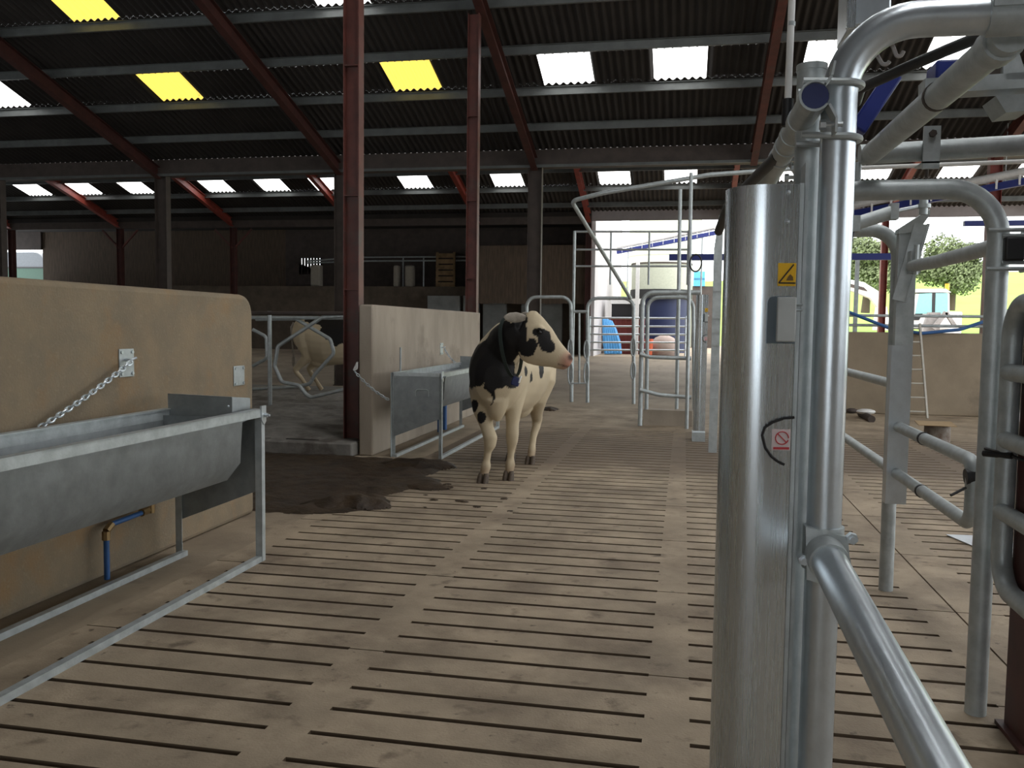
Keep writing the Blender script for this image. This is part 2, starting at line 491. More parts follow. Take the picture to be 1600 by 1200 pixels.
def skylight_mat(name, col, s):
    m = emit(name, col, s)
    t = m.node_tree; N = t.nodes; L = t.links; b = N['Principled BSDF']
    g = N.new('ShaderNodeNewGeometry')
    n = N.new('ShaderNodeTexNoise'); n.inputs['Scale'].default_value = 9; n.inputs['Detail'].default_value = 4
    L.new(g.outputs['Position'], n.inputs['Vector'])
    r = N.new('ShaderNodeValToRGB'); r.color_ramp.elements[0].position = .24; r.color_ramp.elements[0].color = (.05, .04, .02, 1)
    r.color_ramp.elements[1].position = .29; r.color_ramp.elements[1].color = (1, 1, 1, 1)
    L.new(n.outputs['Fac'], r.inputs[0])
    mx = N.new('ShaderNodeMix'); mx.data_type = 'RGBA'; mx.blend_type = 'MULTIPLY'; mx.inputs[0].default_value = 1
    L.new(r.outputs[0], mx.inputs[6]); mx.inputs[7].default_value = (*col, 1)
    L.new(mx.outputs[2], b.inputs['Emission Color'])
    return m
M['clear'] = emit('clear_rooflight', (1, 1, 1), SKYLIGHT)
M['near'] = emit('added_rooflight_near', (1, 1, 1), SKYLIGHT_ADDED)  # glow of the unseen skylights added for light
M['yellow'] = skylight_mat('yellowed_rooflight', (.98, .74, .13), .95)
for i, (k, r, x) in enumerate(LIGHTS):
    mb = MB(); sheet(mb, x, x + SKW, r[0], r[1], sub=8 if r[0] > 9 else 3)
    o = struct('window_%d' % (i + 1), mb, M[k], recalc=False)
    o['label'] = 'yellowed translucent corrugated roof sheet letting daylight in' if k == 'yellow' else 'clear corrugated roof sheet letting white daylight in'  # the near ones are unseen sheets added for their light

# ---- purlins and rafters
def purlin(name, y, x0=XL, x1=XR, d=.15, m='purlin'):
    z = zroof(y) - AMP
    mb = MB()
    mb.span((x0, y - .003, z - d), (x1, y + .003, z))
    mb.span((x0, y - .055, z - .006), (x1, y, z)); mb.span((x0, y, z - d), (x1, y + .055, z - d + .006))
    return struct(name, mb, M[m])
for y in (18.68, 17.36, 16.03, 14.72, 13.4, 12.1, 10.8): purlin('roof_purlin', y)
for y in (26.85, 28.12, 29.3): purlin('roof_purlin', y)
# valley gutter beam and far eave beam
mb = MB(); mb.span((XL, 19.80, ZV - .30), (XR, 19.85, ZV + .047)); mb.span((XL, 19.78, ZV - .32), (XR, 20.25, ZV - .29)); mb.span((XL, 20.2, ZV - .3), (XR, 20.25, ZV + .03))
struct('trim_valley_gutter', mb, M['darkcol'])
mb = MB(); mb.span((XL, 19.74, ZV - .36), (XR, 19.78, ZV - .30)); struct('trim_valley_angle', mb, M['purlin'])
mb = MB(); mb.span((XL, 30.0, 5.05), (-3.2, 30.2, 5.42)); struct('trim_eave_beam', mb, M['darkcol'])
mb = MB(); mb.span((-3.2, 30.0, 5.14), (XR, 30.06, 5.50)); struct('trim_eave_fascia', mb, mat('eave_fascia', (.30, .27, .27), .7, var=.2, scale=2))
FR = [-27.4, -22.6, -17.8, -13.0, -8.2, -3.45, 1.4, 6.3, 11.1]
def ibeam(mb, a, b, d, w, up, t=.012):
    """I section from a to b: depth d along up, flange width w"""
    a = Vector(a); b = Vector(b); up = Vector(up).normalized()
    mb.bar(a, b, t, d, up)
    mb.bar(a + up * (d / 2 - t / 2), b + up * (d / 2 - t / 2), w, t, up)
    mb.bar(a - up * (d / 2 - t / 2), b - up * (d / 2 - t / 2), w, t, up)
FR2 = [-26.2, -21.4, -16.65, -11.9, -7.2, -3.3, 1.4, 6.3, 11.1]
for x, x2 in zip(FR, FR2):
    for (ya, yb) in ((YR1, YV - .1), (-8, YR1), (YV + .2, YR2), (YR2, YE)):
        mb = MB(); dz_ = .32 if ya < YV else .25; za, zb = zroof(ya + .001) - dz_, zroof(yb - .001) - dz_
        xa = x if ya < YV else x2
        n = Vector((0, zb - za, -(yb - ya))).normalized() * -1
        ibeam(mb, (xa, ya, za), (xa, yb, zb), .26, .15, n)
        struct('roof_rafter', mb, M['redbright'] if ya >= YR2 else M['red'] if x > 0 else M['redshade'])

# ================================================================== STEEL COLUMNS
def column(x, y, z0, z1, d, w, m, label, cleats=(), t=.011, group=None, name='steel_column', rz=0.0):
    c = thing(name, label, 'column', (x, y, z0), group)
    R = Matrix.Rotation(rz, 3, 'Z')
    def P(dx, dy, z): return Vector((x, y, 0)) + R @ Vector((dx, dy, 0)) + Vector((0, 0, z))
    mb = MB(); mb.box(P(0, 0, (z0 + z1) / 2), (d - 2 * t, t, z1 - z0), R); obj('web', mb, m, c)
    for s in (-1, 1):
        mb = MB(); mb.box(P(s * (d / 2 - t / 2), 0, (z0 + z1) / 2), (t, w, z1 - z0), R); obj('flange', mb, m, c)
    for zc in cleats:
        mb = MB(); mb.box(P(0, -w * .27, zc), (d - 2 * t, w * .44, .012), R); obj('stiffener', mb, m, c)
    if z0 < .3:
        mb = MB(); mb.box(P(0, 0, z0 + .008), (d + .05, w + .05, .016), R); obj('base_plate', mb, m, c)
    return c
column(-3.80, 9.62, .0, zroof(9.62) - .47, .19, .16, M['red'], 'tall red steel column at near end of grey concrete wall, with hook', cleats=(4.45, 2.98, 1.9))
column(-3.56, 14.42, .0, zroof(14.42) - .47, .19, .16, M['red'], 'tall red steel column rising behind far end of grey concrete wall', cleats=(5.0, 3.6, 2.3))
column(1.335, 3.42, 0, zroof(3.42) - .47, .2, .2, M['red'], 'dark red steel column beside the pipe hoop gate, right edge of photo')
for x, lab in ((-13.0, 'dull valley column behind ochre wall, second from left wall opening'), (-8.2, 'dull dark valley column standing just left of the tall red column'),
               (-3.45, 'dull valley column rising behind the cow beside the boarding'), (6.3, 'red valley column at right behind arched pipe, above concrete wall'),
               (-17.8, 'dark valley column furthest left, in front of the open bay')):
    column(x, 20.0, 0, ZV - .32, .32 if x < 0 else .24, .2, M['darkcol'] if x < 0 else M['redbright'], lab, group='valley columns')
for x, lab in ((-26.2, 'thin dark column in the open bay of the back wall'), (-21.4, 'thin red column with braces at the back, left of valley column'),
               (-16.65, 'thin red column with braces at the back, right of valley column'), (-3.3, 'red corner column at edge of the far doorway'),
               (6.3, 'slim red column left of the white excavator cab'), (11.1, 'red end column at the right edge of the far opening')):
    c = column(x, 30.1, 0, 5.05, .2, .2, M['redbright'] if x > 0 else M['redshade'], lab, group='far eave columns')
    if -24 < x < -10:
        for s in (-1, 1):
            mb = MB(); mb.bar((x + s * .05, 30.1, 4.3), (x + s * .75, 30.1, 5.0), .06, .06, (0, 1, 0)); obj('brace', mb, M['red'], c)

# ================================================================== DRINKING TROUGHS
def make_trough(label):
    T = thing('tipping_water_trough', label, 'trough', (-2.85, 3.45, 0), 'tipping troughs on the concrete walls')
    ya, yb = 1.92, 4.99
    # basin: bent sheet with ends
    prof = [(-2.595, .93), (-2.612, .655), (-2.70, .545), (-3.02, .545), (-3.11, .655), (-3.135, .93)]
    inner = [(-2.607, .93), (-2.624, .66), (-2.708, .557), (-3.012, .557), (-3.098, .66), (-3.123, .93)]
    mb = MB(); y0, y1 = ya + .2, yb - .21
    ring = lambda y: [(x, y, z) for x, z in prof] + [(x, y, z) for x, z in reversed(inner)]
    mb.loft([ring(y0), ring(y1)])
    for y in (y0, y1 - .008):
        mb.prism([(x, y, z - .001) for x, z in prof], (0, .008, 0))
    obj('basin', mb, M['trough'], T, smooth=50)
    mb = MB(); mb.quad((-3.11, y0 + .01, .80), (-2.62, y0 + .01, .80), (-2.62, y1 - .01, .80), (-3.11, y1 - .01, .80))
    w = bpy.data.materials.new('trough_water'); w.use_nodes = True
    b = w.node_tree.nodes['Principled BSDF']; b.inputs['Base Color'].default_value = (.05, .075, .075, 1); b.inputs['Roughness'].default_value = .06
    obj('water', mb, w, T)
    # rims: front angle, rear angle
    mb = MB(); mb.span((-2.575, ya, .915), (-2.57, yb, .965)); mb.span((-2.62, ya, .958), (-2.57, yb, .966)); mb.span((-2.622, ya, .925), (-2.617, yb, .962))
    obj('front_rim', mb, M['galvdull'], T)
    mb = MB(); mb.span((-3.16, ya, .915), (-3.155, yb, .965)); mb.span((-3.16, ya, .958), (-3.11, yb, .966)); mb.span((-3.125, ya, .9), (-3.12, yb, .962))
    obj('rear_rim', mb, M['galvdull'], T)
    for yy, s in ((yb, -1), (ya, 1)):
        for x in (-2.592, -3.148):
            mb = MB(); mb.span((x - .022, yy - .022, 0), (x - .017, yy + .022, .962)) if x < -3 else mb.span((x + .017, yy - .022, 0), (x + .022, yy + .022, .962))
            mb.span((x - .022, yy + s * .022, 0), (x + .022, yy + s * .017, .962))
            obj('leg', mb, M['galvdull'], T)
        # end panel, lower towards the wall
        mb = MB(); mb.prism([(-2.60, yy, .94), (-3.14, yy, .94), (-3.14, yy, .235), (-2.60, yy, .45)], (0, s * .006, 0))
        p = obj('end_panel', mb, M['trough'], T)
        mb = MB(); mb.span((-3.14, yy - .004, .925), (-2.6, yy + .004, .965)); obj('end_rail', mb, M['galvdull'], T)
        mb = MB()
        pts = [(-2.80 + dx, yy - s * .006, .70 + dz) for dx, dz in ((-.08, .0), (-.08, .08), (.07, .08), (.07, 0))]
        mb.tube(rounded(pts, .03), .005, 6); obj('pivot_stop', mb, M['galvdull'], p)
        # pivot bracket and bolt at the front corner
        mb = MB(); mb.prism([(-2.575, yy - .03, .985), (-2.575, yy + .03, .985), (-2.575, yy + .03, .885), (-2.575, yy + .005, .865), (-2.575, yy - .03, .9)], (.012, 0, 0))
        br = obj('pivot_bracket', mb, M['galv'], T)
        mb = MB(); mb.tube([(-2.57, yy + .012, .925), (-2.545, yy + .012, .925)], .014, 6); mb.tube([(-2.545, yy + .012, .925), (-2.53, yy + .012, .925)], .008, 8)
        obj('pivot_bolt', mb, M['galv'], br)
    for x, nm in ((-2.592, 'front_foot_rail'), (-3.12, 'rear_foot_rail')):
        mb = MB(); mb.span((x - .02, ya, .0), (x + .02, yb, .035)); obj(nm, mb, M['galvdull'], T)
    # float valve cover at the far end
    mb = MB(); mb.prism([(-3.13, 4.84, .86), (-2.70, 4.84, .86), (-2.70, 4.84, 1.045), (-3.13, 4.84, 1.055)], (0, .004, 0))
    mb.prism([(-2.70, 4.84, .86), (-2.70, 4.84, 1.045), (-2.66, 4.99, 1.03), (-2.66, 4.99, .9)], (.004, 0, 0))
    mb.prism([(-3.13, 4.84, 1.053), (-2.70, 4.84, 1.043), (-2.66, 4.985, 1.028), (-3.13, 4.985, 1.04)], (0, 0, .004))
    vc = obj('valve_cover', mb, M['trough'], T)
    for z in (.93, .99):
        mb = MB(); mb.ball((-2.72, 4.838, z), .008, 8, 5); obj('bolt', mb, M['galv'], vc)
    return T
trough_near = make_trough('galvanised tipping water trough against the ochre wall, nearest, with bare wall plates above')
trough_far = dup(trough_near, (-2.85 - .06, 3.45 + 7.4, 0), 'galvanised tipping water trough on grey wall, behind the black and white cow')

def make_pipe(x, y, z, label):
    t = thing('water_supply_pipe', label, 'pipe', (x, y, 0))
    mb = MB(); mb.tube(rounded([(x, y, .02), (x, y, z - .12), (x, y, z - .02)], .02), .0165, 10); obj('riser', mb, M['bluepipe'], t)
    brass = flat('brass_fitting', (.32, .22, .10), .4, .7)
    mb = MB(); mb.tube([(x, y, z - .05), (x, y, z - .0)], .024, 8); mb.tube([(x, y, z), (x, y + .05, z + .03)], .022, 8); obj('elbow', mb, brass, t)
    mb = MB(); mb.tube([(x, y + .05, z + .03), (x + .02, y + .33, z + .045)], .0155, 10); obj('cross_pipe', mb, M['bluepipe'], t)
    mb = MB(); mb.tube([(x + .02, y + .30, z + .045), (x + .02, y + .38, z + .05)], .025, 8); mb.tube([(x + .03, y + .38, z + .03), (x + .03, y + .38, z + .12)], .026, 8); obj('valve', mb, brass, t)
    return t
make_pipe(-3.215, 4.35, .30, 'blue water pipe with brass elbows under the nearest trough')
t = thing('water_supply_pipe', 'pair of blue water pipes under the far trough behind cow', 'pipe', (-3.3, 11.6, 0))
for k in (0, 1):
    mb = MB(); mb.tube([(-3.3, 11.55 + k * .28, .02), (-3.3, 11.55 + k * .28, .52)], .03, 10); obj('riser', mb, M['bluepipe'], t)

# ---- wall plates and chains
def chain_mesh(a, b, sag=.02, link=.042, r=.0042, wid=.022):
    a = Vector(a); b = Vector(b); n = max(2, int((b - a).length / (link * .72)))
    mb = MB()
    for k in range(n):
        u = (k + .5) / n
        c = a.lerp(b, u) - Vector((0, 0, sag * 4 * u * (1 - u)))
        d = (b - a) / n - Vector((0, 0, sag * 4 * (1 - 2 * u) / n)); d.normalize()
        side = d.orthogonal().normalized() if k % 2 else d.cross(d.orthogonal()).normalized()
        pts = []
        for j in range(10):
            an = 2 * PI * j / 10
            pts.append(c + d * (math.cos(an) * link / 2) + side * (math.sin(an) * wid / 2))
        mb.tube(pts, r, 6, closed=True)
    return mb
def wall_plate(x, y, z, label, sy=.14, sz=.17, hook=True):
    t = thing('wall_plate', label, 'bracket', (x, y, z), 'bolted wall plates')
    mb = MB(); mb.span((x, y - sy / 2, z - sz / 2), (x + .008, y + sy / 2, z + sz / 2)); obj('plate', mb, M['galvdull'], t, bevel=.003)
    for a in (-1, 1):
        for b in (-1, 1):
            mb = MB(); mb.tube([(x + .008, y + a * sy * .36, z + b * sz * .38), (x + .016, y + a * sy * .36, z + b * sz * .38)], .011, 6)
            obj('bolt', mb, M['galv'], t)
    if hook:
        mb = MB(); mb.tube(rounded([(x, y - .02, z + .02), (x + .05, y - .02, z + .02), (x + .05, y + .03, z + .03)], .015), .008, 8); obj('hook', mb, M['galv'], t)
    return t
p = on_x(197, 567, -3.298); wp = wall_plate(-3.3, p.y, p.z, 'square bolted plate on ochre wall, holding the hanging chain')
e = on_x(62, 668, -3.24)
obj('chain', chain_mesh((-3.25, p.y - .02, p.z + .01), e, .015, .05, .0055, .026), M['galv'], wp)
p = on_x(373, 587, -3.298); wall_plate(-3.3, p.y, p.z, 'narrow bolted plate near the end of the ochre wall', sy=.16, sz=.15, hook=False)
p = on_x(690, 545, -3.445); wp = wall_plate(-3.45, p.y, p.z, 'small bolted plate with chain on grey wall above far trough')
obj('chain', chain_mesh((-3.40, p.y, p.z), (-3.2, p.y - .15, .97), .02, .05, .0055, .026), M['galv'], wp)
t = thing('hook_chain', 'short chain hooked to the red column, hanging to the far trough', 'chain', (-3.70, 9.53, 1.0))
mb = MB(); mb.tube(rounded([(-3.70, 9.49, 1.06), (-3.66, 9.27, .98), (-3.62, 9.27, 1.0), (-3.62, 9.27, 1.07)], .02), .012, 8); obj('hook', mb, M['white'], t)
obj('chain', chain_mesh((-3.65, 9.27, .97), (-3.24, 9.25, .66), .03, .05, .0055, .026), M['galvdull'], t)
mb = MB(); mb.tube([(-3.20, 9.55, .96), (-3.20, 9.55, 1.24)], .012, 8)
tag(obj('upright_rod', mb, M['galvdull']), 'short upright rod standing at rear corner of far trough', 'rod')

# ================================================================== SLURRY, CUBICLES
def lumpy(poly, zf, step, mname, name, kind='stuff', z0=.002):
    """heightfield inside a polygon, tapering to its edge"""
    def inside_dist(px, py):
        ins = False; dmin = 1e9; n = len(poly)
        for i in range(n):
            x1, y1 = poly[i]; x2, y2 = poly[(i + 1) % n]
            if (y1 > py) != (y2 > py) and px < (x2 - x1) * (py - y1) / (y2 - y1) + x1: ins = not ins
            L2 = (x2 - x1) ** 2 + (y2 - y1) ** 2
            u = max(0, min(1, ((px - x1) * (x2 - x1) + (py - y1) * (y2 - y1)) / L2)) if L2 else 0
            dmin = min(dmin, math.hypot(px - x1 - u * (x2 - x1), py - y1 - u * (y2 - y1)))
        return dmin if ins else -dmin
    xs = [p[0] for p in poly]; ys = [p[1] for p in poly]
    nx = int((max(xs) - min(xs)) / step) + 2; ny = int((max(ys) - min(ys)) / step) + 2
    mb = MB(); idx = {}
    for j in range(ny):
        for i in range(nx):
            px = min(xs) + i * step; py = min(ys) + j * step
            d = inside_dist(px, py) + .06 * noise.noise(Vector((px * 5, py * 5, 3)))
            if d > -step * .8:
                idx[(i, j)] = len(mb.v); mb.v.append(Vector((px, py, z0 + (zf(px, py, d) if d > 0 else -.01))))
    for (i, j), a in idx.items():
        q = [(i, j), (i + 1, j), (i + 1, j + 1), (i, j + 1)]
        if all(c in idx for c in q): mb.f.append(tuple(idx[c] for c in q))
    return obj(name, mb, M[mname], smooth=180, kind=kind)
def zs(px, py, d):
    e = min(1, d / .12)
    return e * (.022 + .03 * max(0, noise.noise(Vector((px * 2.2, py * 2.2, 0)))) + .018 * noise.noise(Vector((px * 9, py * 9, 5))))
lumpy([(-9, 6.3), (-4.2, 6.25), (-3.5, 6.3), (-2.95, 6.28), (-2.62, 6.4), (-2.42, 6.55), (-2.38, 6.9), (-2.55, 7.15), (-2.4, 7.5), (-2.15, 7.65), (-2.25, 8.0), (-2.5, 8.2), (-2.42, 8.6), (-2.55, 9.1), (-3.2, 9.22), (-9, 9.2)],
      zs, .045, 'slurry', 'slurry')
def zd(px, py, d): return min(1, (d / .2)) ** .6 * (.085 + .03 * noise.noise(Vector((px * 8, py * 8, 1))))
def dung(cx, cy, rx, ry, label, seed, h=1.0):
    rng = random.Random(seed); poly = []
    for k in range(14):
        a = 2 * PI * k / 14; q = rng.uniform(.8, 1.15)
        poly.append((cx + rx * q * math.cos(a), cy + ry * q * math.sin(a)))
    o = lumpy(poly, lambda px, py, d: h * zd(px, py, d), min(.03, rx / 6), 'slurry', 'dung_heap', kind='thing')
    tag(o, label, 'dung', 'dung heaps on the slats')
dung(-2.70, 6.70, .36, .26, 'largest low heap of dark dung at the edge of the slats', 5)
dung(-2.75, 8.75, .42, .26, 'dark dung heap in front of the far trough legs', 6)
dung(-2.32, 7.62, .24, .15, 'flat dung heap between slurry and the cow', 8, .7)
p = on_z(702, 757); dung(p.x, p.y, .07, .06, 'small dung pat just left of the cow front hoof', 9, .5)
p = on_z(860, 640); dung(p.x, p.y, .16, .3, 'low dung heap on floor behind the cow', 10, .7)
rng = random.Random(11)
for k in range(9):
    p = on_z(rng.uniform(650, 800), rng.uniform(762, 800))
    dung(p.x, p.y, .035, .03, 'small crumb of dung scattered on slats in front of cow', 20 + k, .25)

mb = MB(); mb.span((-14, 9.16, 0), (-3.64, 17.5, .16)); struct('floor_cubicle_bed', mb, M['bedding'], bevel=.02)
lumpy([(-11, 9.3), (-4.05, 9.3), (-4.05, 16.5), (-11, 16.5)], lambda px, py, d: .165 + min(1, d / .3) * (.03 + .06 * noise.noise(Vector((px * 1.1, py * 1.6, 2))) + .02 * noise.noise(Vector((px * 6, py * 6, 4)))), .1, 'bedding', 'bedding_sand')
YC = 12.6
def cpt(x, y, Y=YC): return at(x, y, Y)
def divider(name_label, posts, loop, Y, rail=False):
    t = thing('cubicle_divider', name_label, 'cubicle divider', cpt(posts[0][0], posts[0][2], Y), 'cubicle dividers')
    for x, ya, yb in posts:
        a = cpt(x, ya, Y); mb = MB(); mb.tube([a, (a.x, a.y, .17)], .034, 10); obj('post', mb, M['galvdull'], t)
    mb = MB(); mb.tube(rounded([cpt(x, y, Y - .08) for x, y in loop], .09), .03, 10); obj('loop', mb, M['galvdull'], t)
    return t
divider('looped pipe cubicle divider nearest the red column', [(421, 486, 650)], [(548, 493), (503, 496), (434, 541), (429, 572), (440, 597), (467, 602), (478, 616), (486, 621), (560, 603)], YC)
divider('second looped pipe divider behind, mirrored and partly hidden', [(541, 482, 655)], [(400, 499), (462, 498), (516, 530), (522, 552), (492, 585), (484, 600), (462, 604), (395, 608)], 13.6)
divider('pipe cubicle divider seen partly past the ochre wall end', [(368, 486, 650)], [(395, 515), (416, 526), (417, 560), (395, 572)], 14.2)
for y, lab, Y in ((490, 'dark horizontal top rail of the cubicles', 12.5), (497, 'paler second horizontal rail just under the top rail', 13.5)):
    a = cpt(380, y, Y); b = cpt(566, y, Y); mb = MB(); mb.tube([(a.x - 2.5, a.y, a.z), (b.x + .4, b.y, b.z)], .03, 10)
    tag(obj('cubicle_rail', mb, M['galvdull'] if y > 492 else M['darkcol']), lab, 'rail')

# ================================================================== COWS
def ring(c, ax, ay, n=20, pinch=0.0):
    out = []
    for k in range(n):
        a = 2 * PI * k / n; s = math.sin(a)
        w = math.cos(a) * (1 - pinch * max(0, s) ** 2)
        out.append(Vector(c) + Vector(ax) * w + Vector(ay) * s)
    return out
HY = 7.95                                    # distance of the turned head
def cow_surface():
    mb = MB()
    # trunk: y, centre x, top z, bottom z, half width, pinch
    T = [(7.99, -1.76, 1.12, .88, .09, 0), (8.06, -1.77, 1.26, .74, .185, 0), (8.18, -1.78, 1.40, .66, .26, .15), (8.36, -1.79, 1.49, .62, .30, .35),
         (8.56, -1.80, 1.545, .60, .315, .5), (8.80, -1.80, 1.515, .57, .345, .42), (9.08, -1.79, 1.49, .545, .37, .3), (9.32, -1.77, 1.50, .58, .365, .25),
         (9.50, -1.75, 1.515, .68, .33, .2), (9.66, -1.73, 1.495, .80, .27, .15), (9.80, -1.72, 1.42, .93, .18, 0), (9.86, -1.71, 1.32, 1.05, .09, 0)]
    mb.loft([ring((x, y, (t + b) / 2), (w, 0, 0), (0, 0, (t - b) / 2), 24, p) for y, x, t, b, w, p in T])
    # neck
    N_ = [((-1.78, 8.42, 1.20), .22, .29), ((-1.72, 8.24, 1.27), .185, .25), ((-1.65, 8.10, 1.35), .15, .205), ((-1.56, 8.0, 1.425), .12, .17), ((-1.475, 7.96, 1.465), .10, .14)]
    rings = []
    for i, (c, w, h) in enumerate(N_):
        t = (Vector(N_[min(i + 1, 4)][0]) - Vector(N_[max(i - 1, 0)][0])).normalized()
        s = t.cross(Vector((0, 0, 1))).normalized(); u = s.cross(t)
        rings.append(ring(c, s * w, u * h, 18))
    mb.loft(rings)
    # head in profile, turned to the animal's left
    H = [((821, 491), (806, 545), .075), ((829, 484.5), (814, 562), .092), ((838, 485), (823, 568), .10), ((850, 497), (834, 571), .105), ((863, 513), (847, 573), .09),
         ((874, 531), (861, 574), .072), ((884, 544), (872, 577), .064), ((892, 553), (881, 578), .060), ((896, 561), (889, 574), .038)]
    rings = []
    for a, b, w in H:
        pa, pb = at(*a, HY), at(*b, HY)
        rings.append(ring((pa + pb) / 2, (0, w, 0), (pa - pb) / 2, 18, .1))
    mb.loft(rings)
    # brow, muzzle pads
    mb.ell(at(846, 514, HY) + Vector((0, -.085, 0)), .045, .03, .035)
    mb.ell(at(846, 514, HY) + Vector((0, .085, 0)), .045, .03, .035)
    mb.ell(at(883, 567, HY), .05, .064, .05)
    # brisket fold and flank
    mb.tube([(-1.75, 8.12, .80), (-1.745, 8.12, .66), (-1.74, 8.13, .585)], [.13, .08, .03], 12)
    mb.ell((-1.77, 9.28, .62), .17, .2, .13)          # udder
    # legs
    def leg(pts): mb.tube([p[:3] for p in pts], [p[3] for p in pts], 14)
    leg([(-1.93, 8.42, 1.08, .15), (-1.95, 8.32, .86, .125), (-1.915, 8.22, .68, .095), (-1.845, 8.13, .52, .064), (-1.80, 8.09, .42, .070), (-1.808, 8.10, .355, .060), (-1.832, 8.12, .29, .039),
         (-1.845, 8.125, .20, .037), (-1.850, 8.115, .14, .052), (-1.857, 8.085, .085, .043), (-1.857, 8.06, .045, .05)])
    leg([(-1.64, 8.46, 1.05, .15), (-1.62, 8.38, .84, .115), (-1.628, 8.32, .68, .088), (-1.628, 8.30, .54, .064), (-1.626, 8.29, .44, .066), (-1.630, 8.30, .37, .058), (-1.642, 8.315, .29, .038),
         (-1.648, 8.32, .20, .036), (-1.648, 8.31, .14, .052), (-1.648, 8.28, .085, .043), (-1.648, 8.26, .045, .05)])
    for sx, fx, dy in ((1, -1.616, 0.0), (-1, -1.865, .16)):
        hx = -1.74 + sx * .17
        leg([(hx, 9.50 + dy * .3, 1.15, .20), (hx + sx * .03, 9.40 + dy * .5, .90, .175), (hx + sx * .0, 9.38 + dy * .6, .70, .115), ((hx + fx) / 2, 9.50 + dy, .54, .072), (fx + sx * .02, 9.58 + dy, .45, .06),
             (fx + sx * .015, 9.55 + dy, .38, .05), (fx, 9.46 + dy, .28, .040), (fx, 9.40 + dy, .19, .038), (fx, 9.37 + dy, .14, .047), (fx, 9.33 + dy, .085, .044), (fx, 9.30 + dy, .045, .05)])
    return mb
def remeshed(mb, voxel, name, push=6):
    o = obj('tmp', mb, None, smooth=0, recalc=True)
    r = o.modifiers.new('r', 'REMESH'); r.mode = 'VOXEL'; r.voxel_size = voxel
    s = o.modifiers.new('s', 'SMOOTH'); s.iterations = push; s.factor = .5
    dg = bpy.context.evaluated_depsgraph_get(); dg.update()
    me = bpy.data.meshes.new_from_object(o.evaluated_get(dg)); me.name = name
    bpy.data.objects.remove(o)
    me.polygons.foreach_set('use_smooth', [True] * len(me.polygons))
    return me
def ellipsoid_test(patches):
    """patches: (centre, radii, wobble, sign) in order; sign -1 wipes back to white"""
    def f(p):
        v = 0
        for c, r, wob, s in patches:
            q = Vector(((p.x - c[0]) / r[0], (p.y - c[1]) / r[1], (p.z - c[2]) / r[2]))
            n = noise.noise(p * 7.0) * .9 + noise.noise(p * 17.0) * .5 + noise.noise(p * 40.0) * .2
            if q.length + wob * n < 1: v = 1 if s > 0 else 0
        return v
    return f
def coat(me, test, extra):
    a = me.color_attributes.new('coat', 'FLOAT_COLOR', 'POINT')
    for i, v in enumerate(me.vertices):
        p = v.co
        if test(p): c = (.012, .011, .011)
        else:
            k = .9 + .12 * noise.noise(p * 5)
            c = (.60 * k, .50 * k, .34 * k)
        c = extra(p, c)
        a.data[i].color = (*c, 1)
def coat_material():
    m = bpy.data.materials.new('cow_coat'); m.use_nodes = True
    t = m.node_tree; N = t.nodes; L = t.links; b = N['Principled BSDF']
    b.inputs['Roughness'].default_value = .6; b.inputs['Specular IOR Level'].default_value = .25
    at_ = N.new('ShaderNodeVertexColor'); at_.layer_name = 'coat'
    L.new(at_.outputs[0], b.inputs['Base Color'])
    n = N.new('ShaderNodeTexNoise'); n.inputs['Scale'].default_value = 90; n.inputs['Detail'].default_value = 3
    g = N.new('ShaderNodeNewGeometry'); L.new(g.outputs['Position'], n.inputs['Vector'])
    bp = N.new('ShaderNodeBump'); bp.inputs['Strength'].default_value = .2; bp.inputs['Distance'].default_value = .008
    L.new(n.outputs['Fac'], bp.inputs['Height']); L.new(bp.outputs[0], b.inputs['Normal'])
    return m
M['coat'] = coat_material()
def mixc(a, b, t): t = max(0, min(1, t)); return tuple(a[i] + (b[i] - a[i]) * t for i in range(3))
cow_me = remeshed(cow_surface(), .013, 'cow_body')
cow2_me = cow_me.copy()
hp = lambda x, y, d=.10: tuple(at(x, y, HY) + Vector((0, -d, 0)))
P1 = [((-2.00, 8.35, 1.16), (.46, .62, .30), .16, 1), ((-1.74, 8.12, 1.22), (.25, .42, .33), .10, 1), ((-1.64, 8.04, 1.33), (.22, .30, .23), .06, 1),
      ((-1.80, 8.10, .90), (.06, .3, .17), .20, 1),
      ((-2.06, 8.9, 1.45), (.27, .52, .19), .09, -1), ((-1.99, 8.36, 1.46), (.18, .34, .15), .09, -1), ((-1.93, 8.80, 1.53), (.25, .2, .13), .10, -1), ((-1.90, 9.5, 1.3), (.5, .45, .5), .1, -1),
      ((-1.90, 8.16, .80), (.14, .34, .13), .14, -1), ((-1.44, 8.3, .95), (.20, .55, .40), .10, -1),
      (hp(858, 535), (.30, .30, .33), .0, -1),
      ((-1.62, 8.1, 1.43), (.13, .3, .14), .08, 1), (hp(812, 520), (.085, .22, .19), .10, 1), (hp(818, 500), (.05, .2, .06), .12, 1),
      (hp(824, 545), (.085, .12, .075), .16, 1), (hp(834, 538), (.05, .12, .055), .16, 1),
      (hp(854, 531), (.062, .09, .105), .14, 1), (hp(861, 541), (.05, .09, .065), .12, 1), (hp(846, 519), (.07, .09, .04), .12, 1),
      ((-1.58, 8.06, .98), (.085, .12, .075), .22, 1), ((-1.60, 8.05, 1.12), (.03, .1, .12), .2, 1),
      ((-1.42, 8.55, .97), (.08, .10, .13), .16, 1), ((-1.42, 8.9, 1.08), (.1, .09, .14), .2, 1), ((-1.47, 8.30, 1.06), (.05, .05, .07), .2, 1),
      ((-1.98, 8.18, .72), (.06, .06, .065), .1, 1), ((-1.90, 8.10, .62), (.05, .06, .06), .1, 1)]
t1 = ellipsoid_test(P1)
muz = at(889, 566, HY); nos = at(889, 559, HY)
